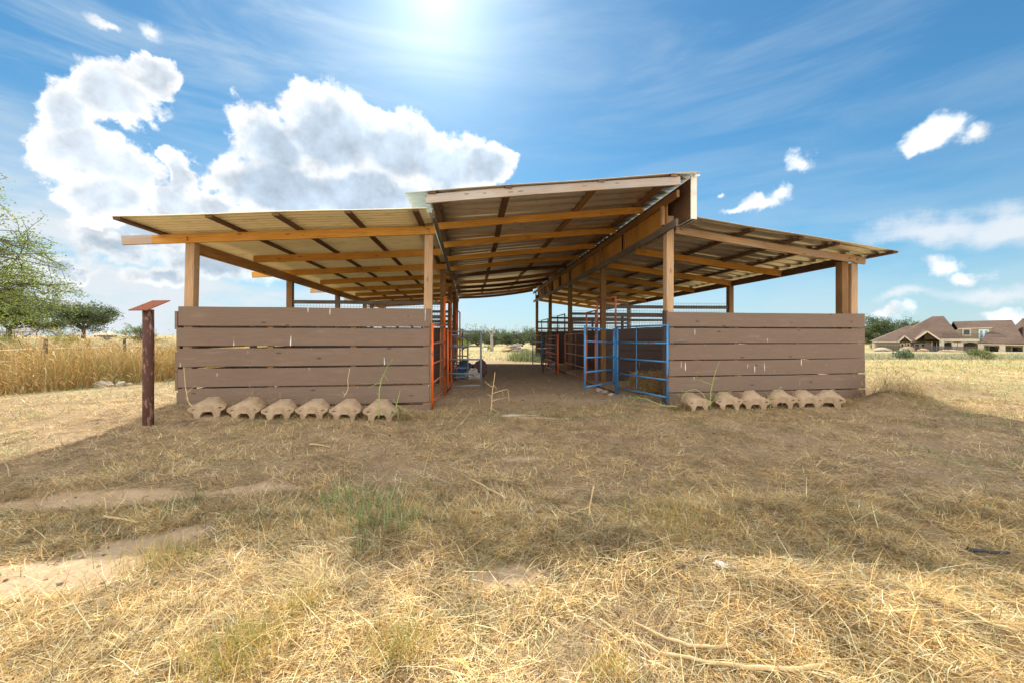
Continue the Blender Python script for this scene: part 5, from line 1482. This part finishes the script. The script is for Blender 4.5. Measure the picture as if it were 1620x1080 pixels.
# high veil and streaks
st = N(nt, 'ShaderNodeMapping'); st.inputs['Rotation'].default_value = (0, 0, .35); st.inputs['Scale'].default_value = (1.1, 6.5, 1)
nt.links.new(cmb.outputs[0], st.inputs['Vector'])
streak = wnoise(1.7, 7, .6, .5, vec=st.outputs['Vector'])
leftw = math_n(nt, 'SUBTRACT', 1.0, sms(az, -.62, .05))
veil_s = math_n(nt, 'MULTIPLY', sms(streak, .38, .76), math_n(nt, 'ADD', math_n(nt, 'MULTIPLY', leftw, .42), .26))
# low bank toward the horizon on the left, cirrus sheet on the right
lown = wnoise(4.0, 8, .6, vec=vmath('MULTIPLY', dirv, (1, 1, 3.2)).outputs[0])
bank = math_n(nt, 'MULTIPLY', math_n(nt, 'MULTIPLY', sms(el, .42, .10), math_n(nt, 'ADD', math_n(nt, 'MULTIPLY', leftw, .95), .2)), sms(lown, .30, .60))
ci_b = blob_field([(1480, 362, 180, 32), (1600, 345, 160, 40), (1560, 470, 190, 22), (1430, 475, 90, 16)])
lowh = math_n(nt, 'MULTIPLY', sms(el, .20, .0), .55)
ci = math_n(nt, 'MULTIPLY', sms(math_n(nt, 'ADD', ci_b, math_n(nt, 'MULTIPLY', math_n(nt, 'SUBTRACT', streak, .5), 1.6)), -.1, .8), .8)
hs = N(nt, 'ShaderNodeHueSaturation'); hs.inputs['Saturation'].default_value = 1.1; hs.inputs['Value'].default_value = 1.0
nt.links.new(sky.outputs[0], hs.inputs['Color']); base = mix(nt, 1.0, hs.outputs[0], (.40, .80, .95), 'MULTIPLY')
# film-like shoulder: the bright air near the sun rolls off instead of burning out
sh_d = vmath('ADD', vmath('MULTIPLY', base, (.075, .075, .06)).outputs[0], (1, 1, 1)).outputs[0]
base = vmath('DIVIDE', base, sh_d).outputs[0]
WHITE = 6.3
def wcol(k, tint=(1, 1, 1)): return (WHITE * k * tint[0], WHITE * k * tint[1], WHITE * k * tint[2])
c = mix(nt, math_n(nt, 'MAXIMUM', veil_s, lowh), base, wcol(.74, (.80, .97, 1.08)))
c = mix(nt, bank, c, wcol(.80, (.90, .98, 1.04)))
c = mix(nt, ci, c, wcol(.88, (.95, .99, 1.03)))
pcol = mix(nt, thick, wcol(1.12), wcol(.66, (.76, .93, 1.12)))
rl = math_n(nt, 'ADD', 1.0, math_n(nt, 'MULTIPLY', relief, 1.2))
rlc = nt.nodes.new('ShaderNodeCombineColor')
for i in range(3): nt.links.new(rl, rlc.inputs[i])
pcol = mix(nt, 1.0, pcol, rlc.outputs[0], 'MULTIPLY')
c = mix(nt, math_n(nt, 'MULTIPLY', sms(dL, -.05, .45), .8), c, mix(nt, 1.0, mix(nt, sms(math_n(nt, 'ADD', dL, soft), .2, .8), wcol(.98), wcol(.62, (.78, .93, 1.10))), rlc.outputs[0], 'MULTIPLY'))
c = mix(nt, mA, c, pcol)
c = mix(nt, mB, c, mix(nt, 1.0, wcol(1.02, (.97, 1, 1.03)), rlc.outputs[0], 'MULTIPLY'))
# bright unseen cloud added behind the camera and overhead to lift the shade
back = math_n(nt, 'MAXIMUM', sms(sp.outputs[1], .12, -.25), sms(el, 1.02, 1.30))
fill_cloud = math_n(nt, 'MULTIPLY', back, sms(wnoise(3.0, 7, .58), .32, .52))
c = mix(nt, fill_cloud, c, wcol(2.4, (1, .975, .93)))
# bright air round the sun
dt = vmath('DOT_PRODUCT', dirv, tuple(sv)).outputs['Value']
ang_ = math_n(nt, 'ARCCOSINE', math_n(nt, 'MINIMUM', dt, 1.0))
gl = math_n(nt, 'EXPONENT', math_n(nt, 'MULTIPLY', ang_, -8.0))
gmix = N(nt, 'ShaderNodeMix'); gmix.data_type = 'RGBA'; gmix.blend_type = 'ADD'
nt.links.new(gl, gmix.inputs[0]); nt.links.new(c, gmix.inputs[6]); gmix.inputs[7].default_value = (*wcol(.85, (1, 1, .98)), 1)
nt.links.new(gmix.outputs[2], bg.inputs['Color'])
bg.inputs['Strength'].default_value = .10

sun = D.lights.new('sun', 'SUN'); sun.energy = 4.6; sun.angle = R(.5); sun.color = (1, .93, .80)
so = D.objects.new('sun', sun); COL.objects.link(so)
so.rotation_euler = (-sv).to_track_quat('-Z', 'Y').to_euler()
so.location = (0, 0, 20)

cam = D.cameras.new('camera'); co = D.objects.new('camera', cam); COL.objects.link(co)
co.location = (0, 0, CAMZ); co.rotation_euler = (R(90), 0, 0)
cam.sensor_width = 36; cam.lens = 36 * F / 1620; cam.shift_y = -10 / 1620
cam.clip_start = .05; cam.clip_end = 3000
scene.camera = co
scene.view_settings.view_transform = 'Standard'; scene.view_settings.look = 'None'
scene.view_settings.exposure = .80; scene.view_settings.gamma = 1
cy = scene.cycles
cy.max_bounces = 7; cy.diffuse_bounces = 4; cy.transparent_max_bounces = 4; cy.glossy_bounces = 2
cy.use_denoising = True; cy.use_adaptive_sampling = False
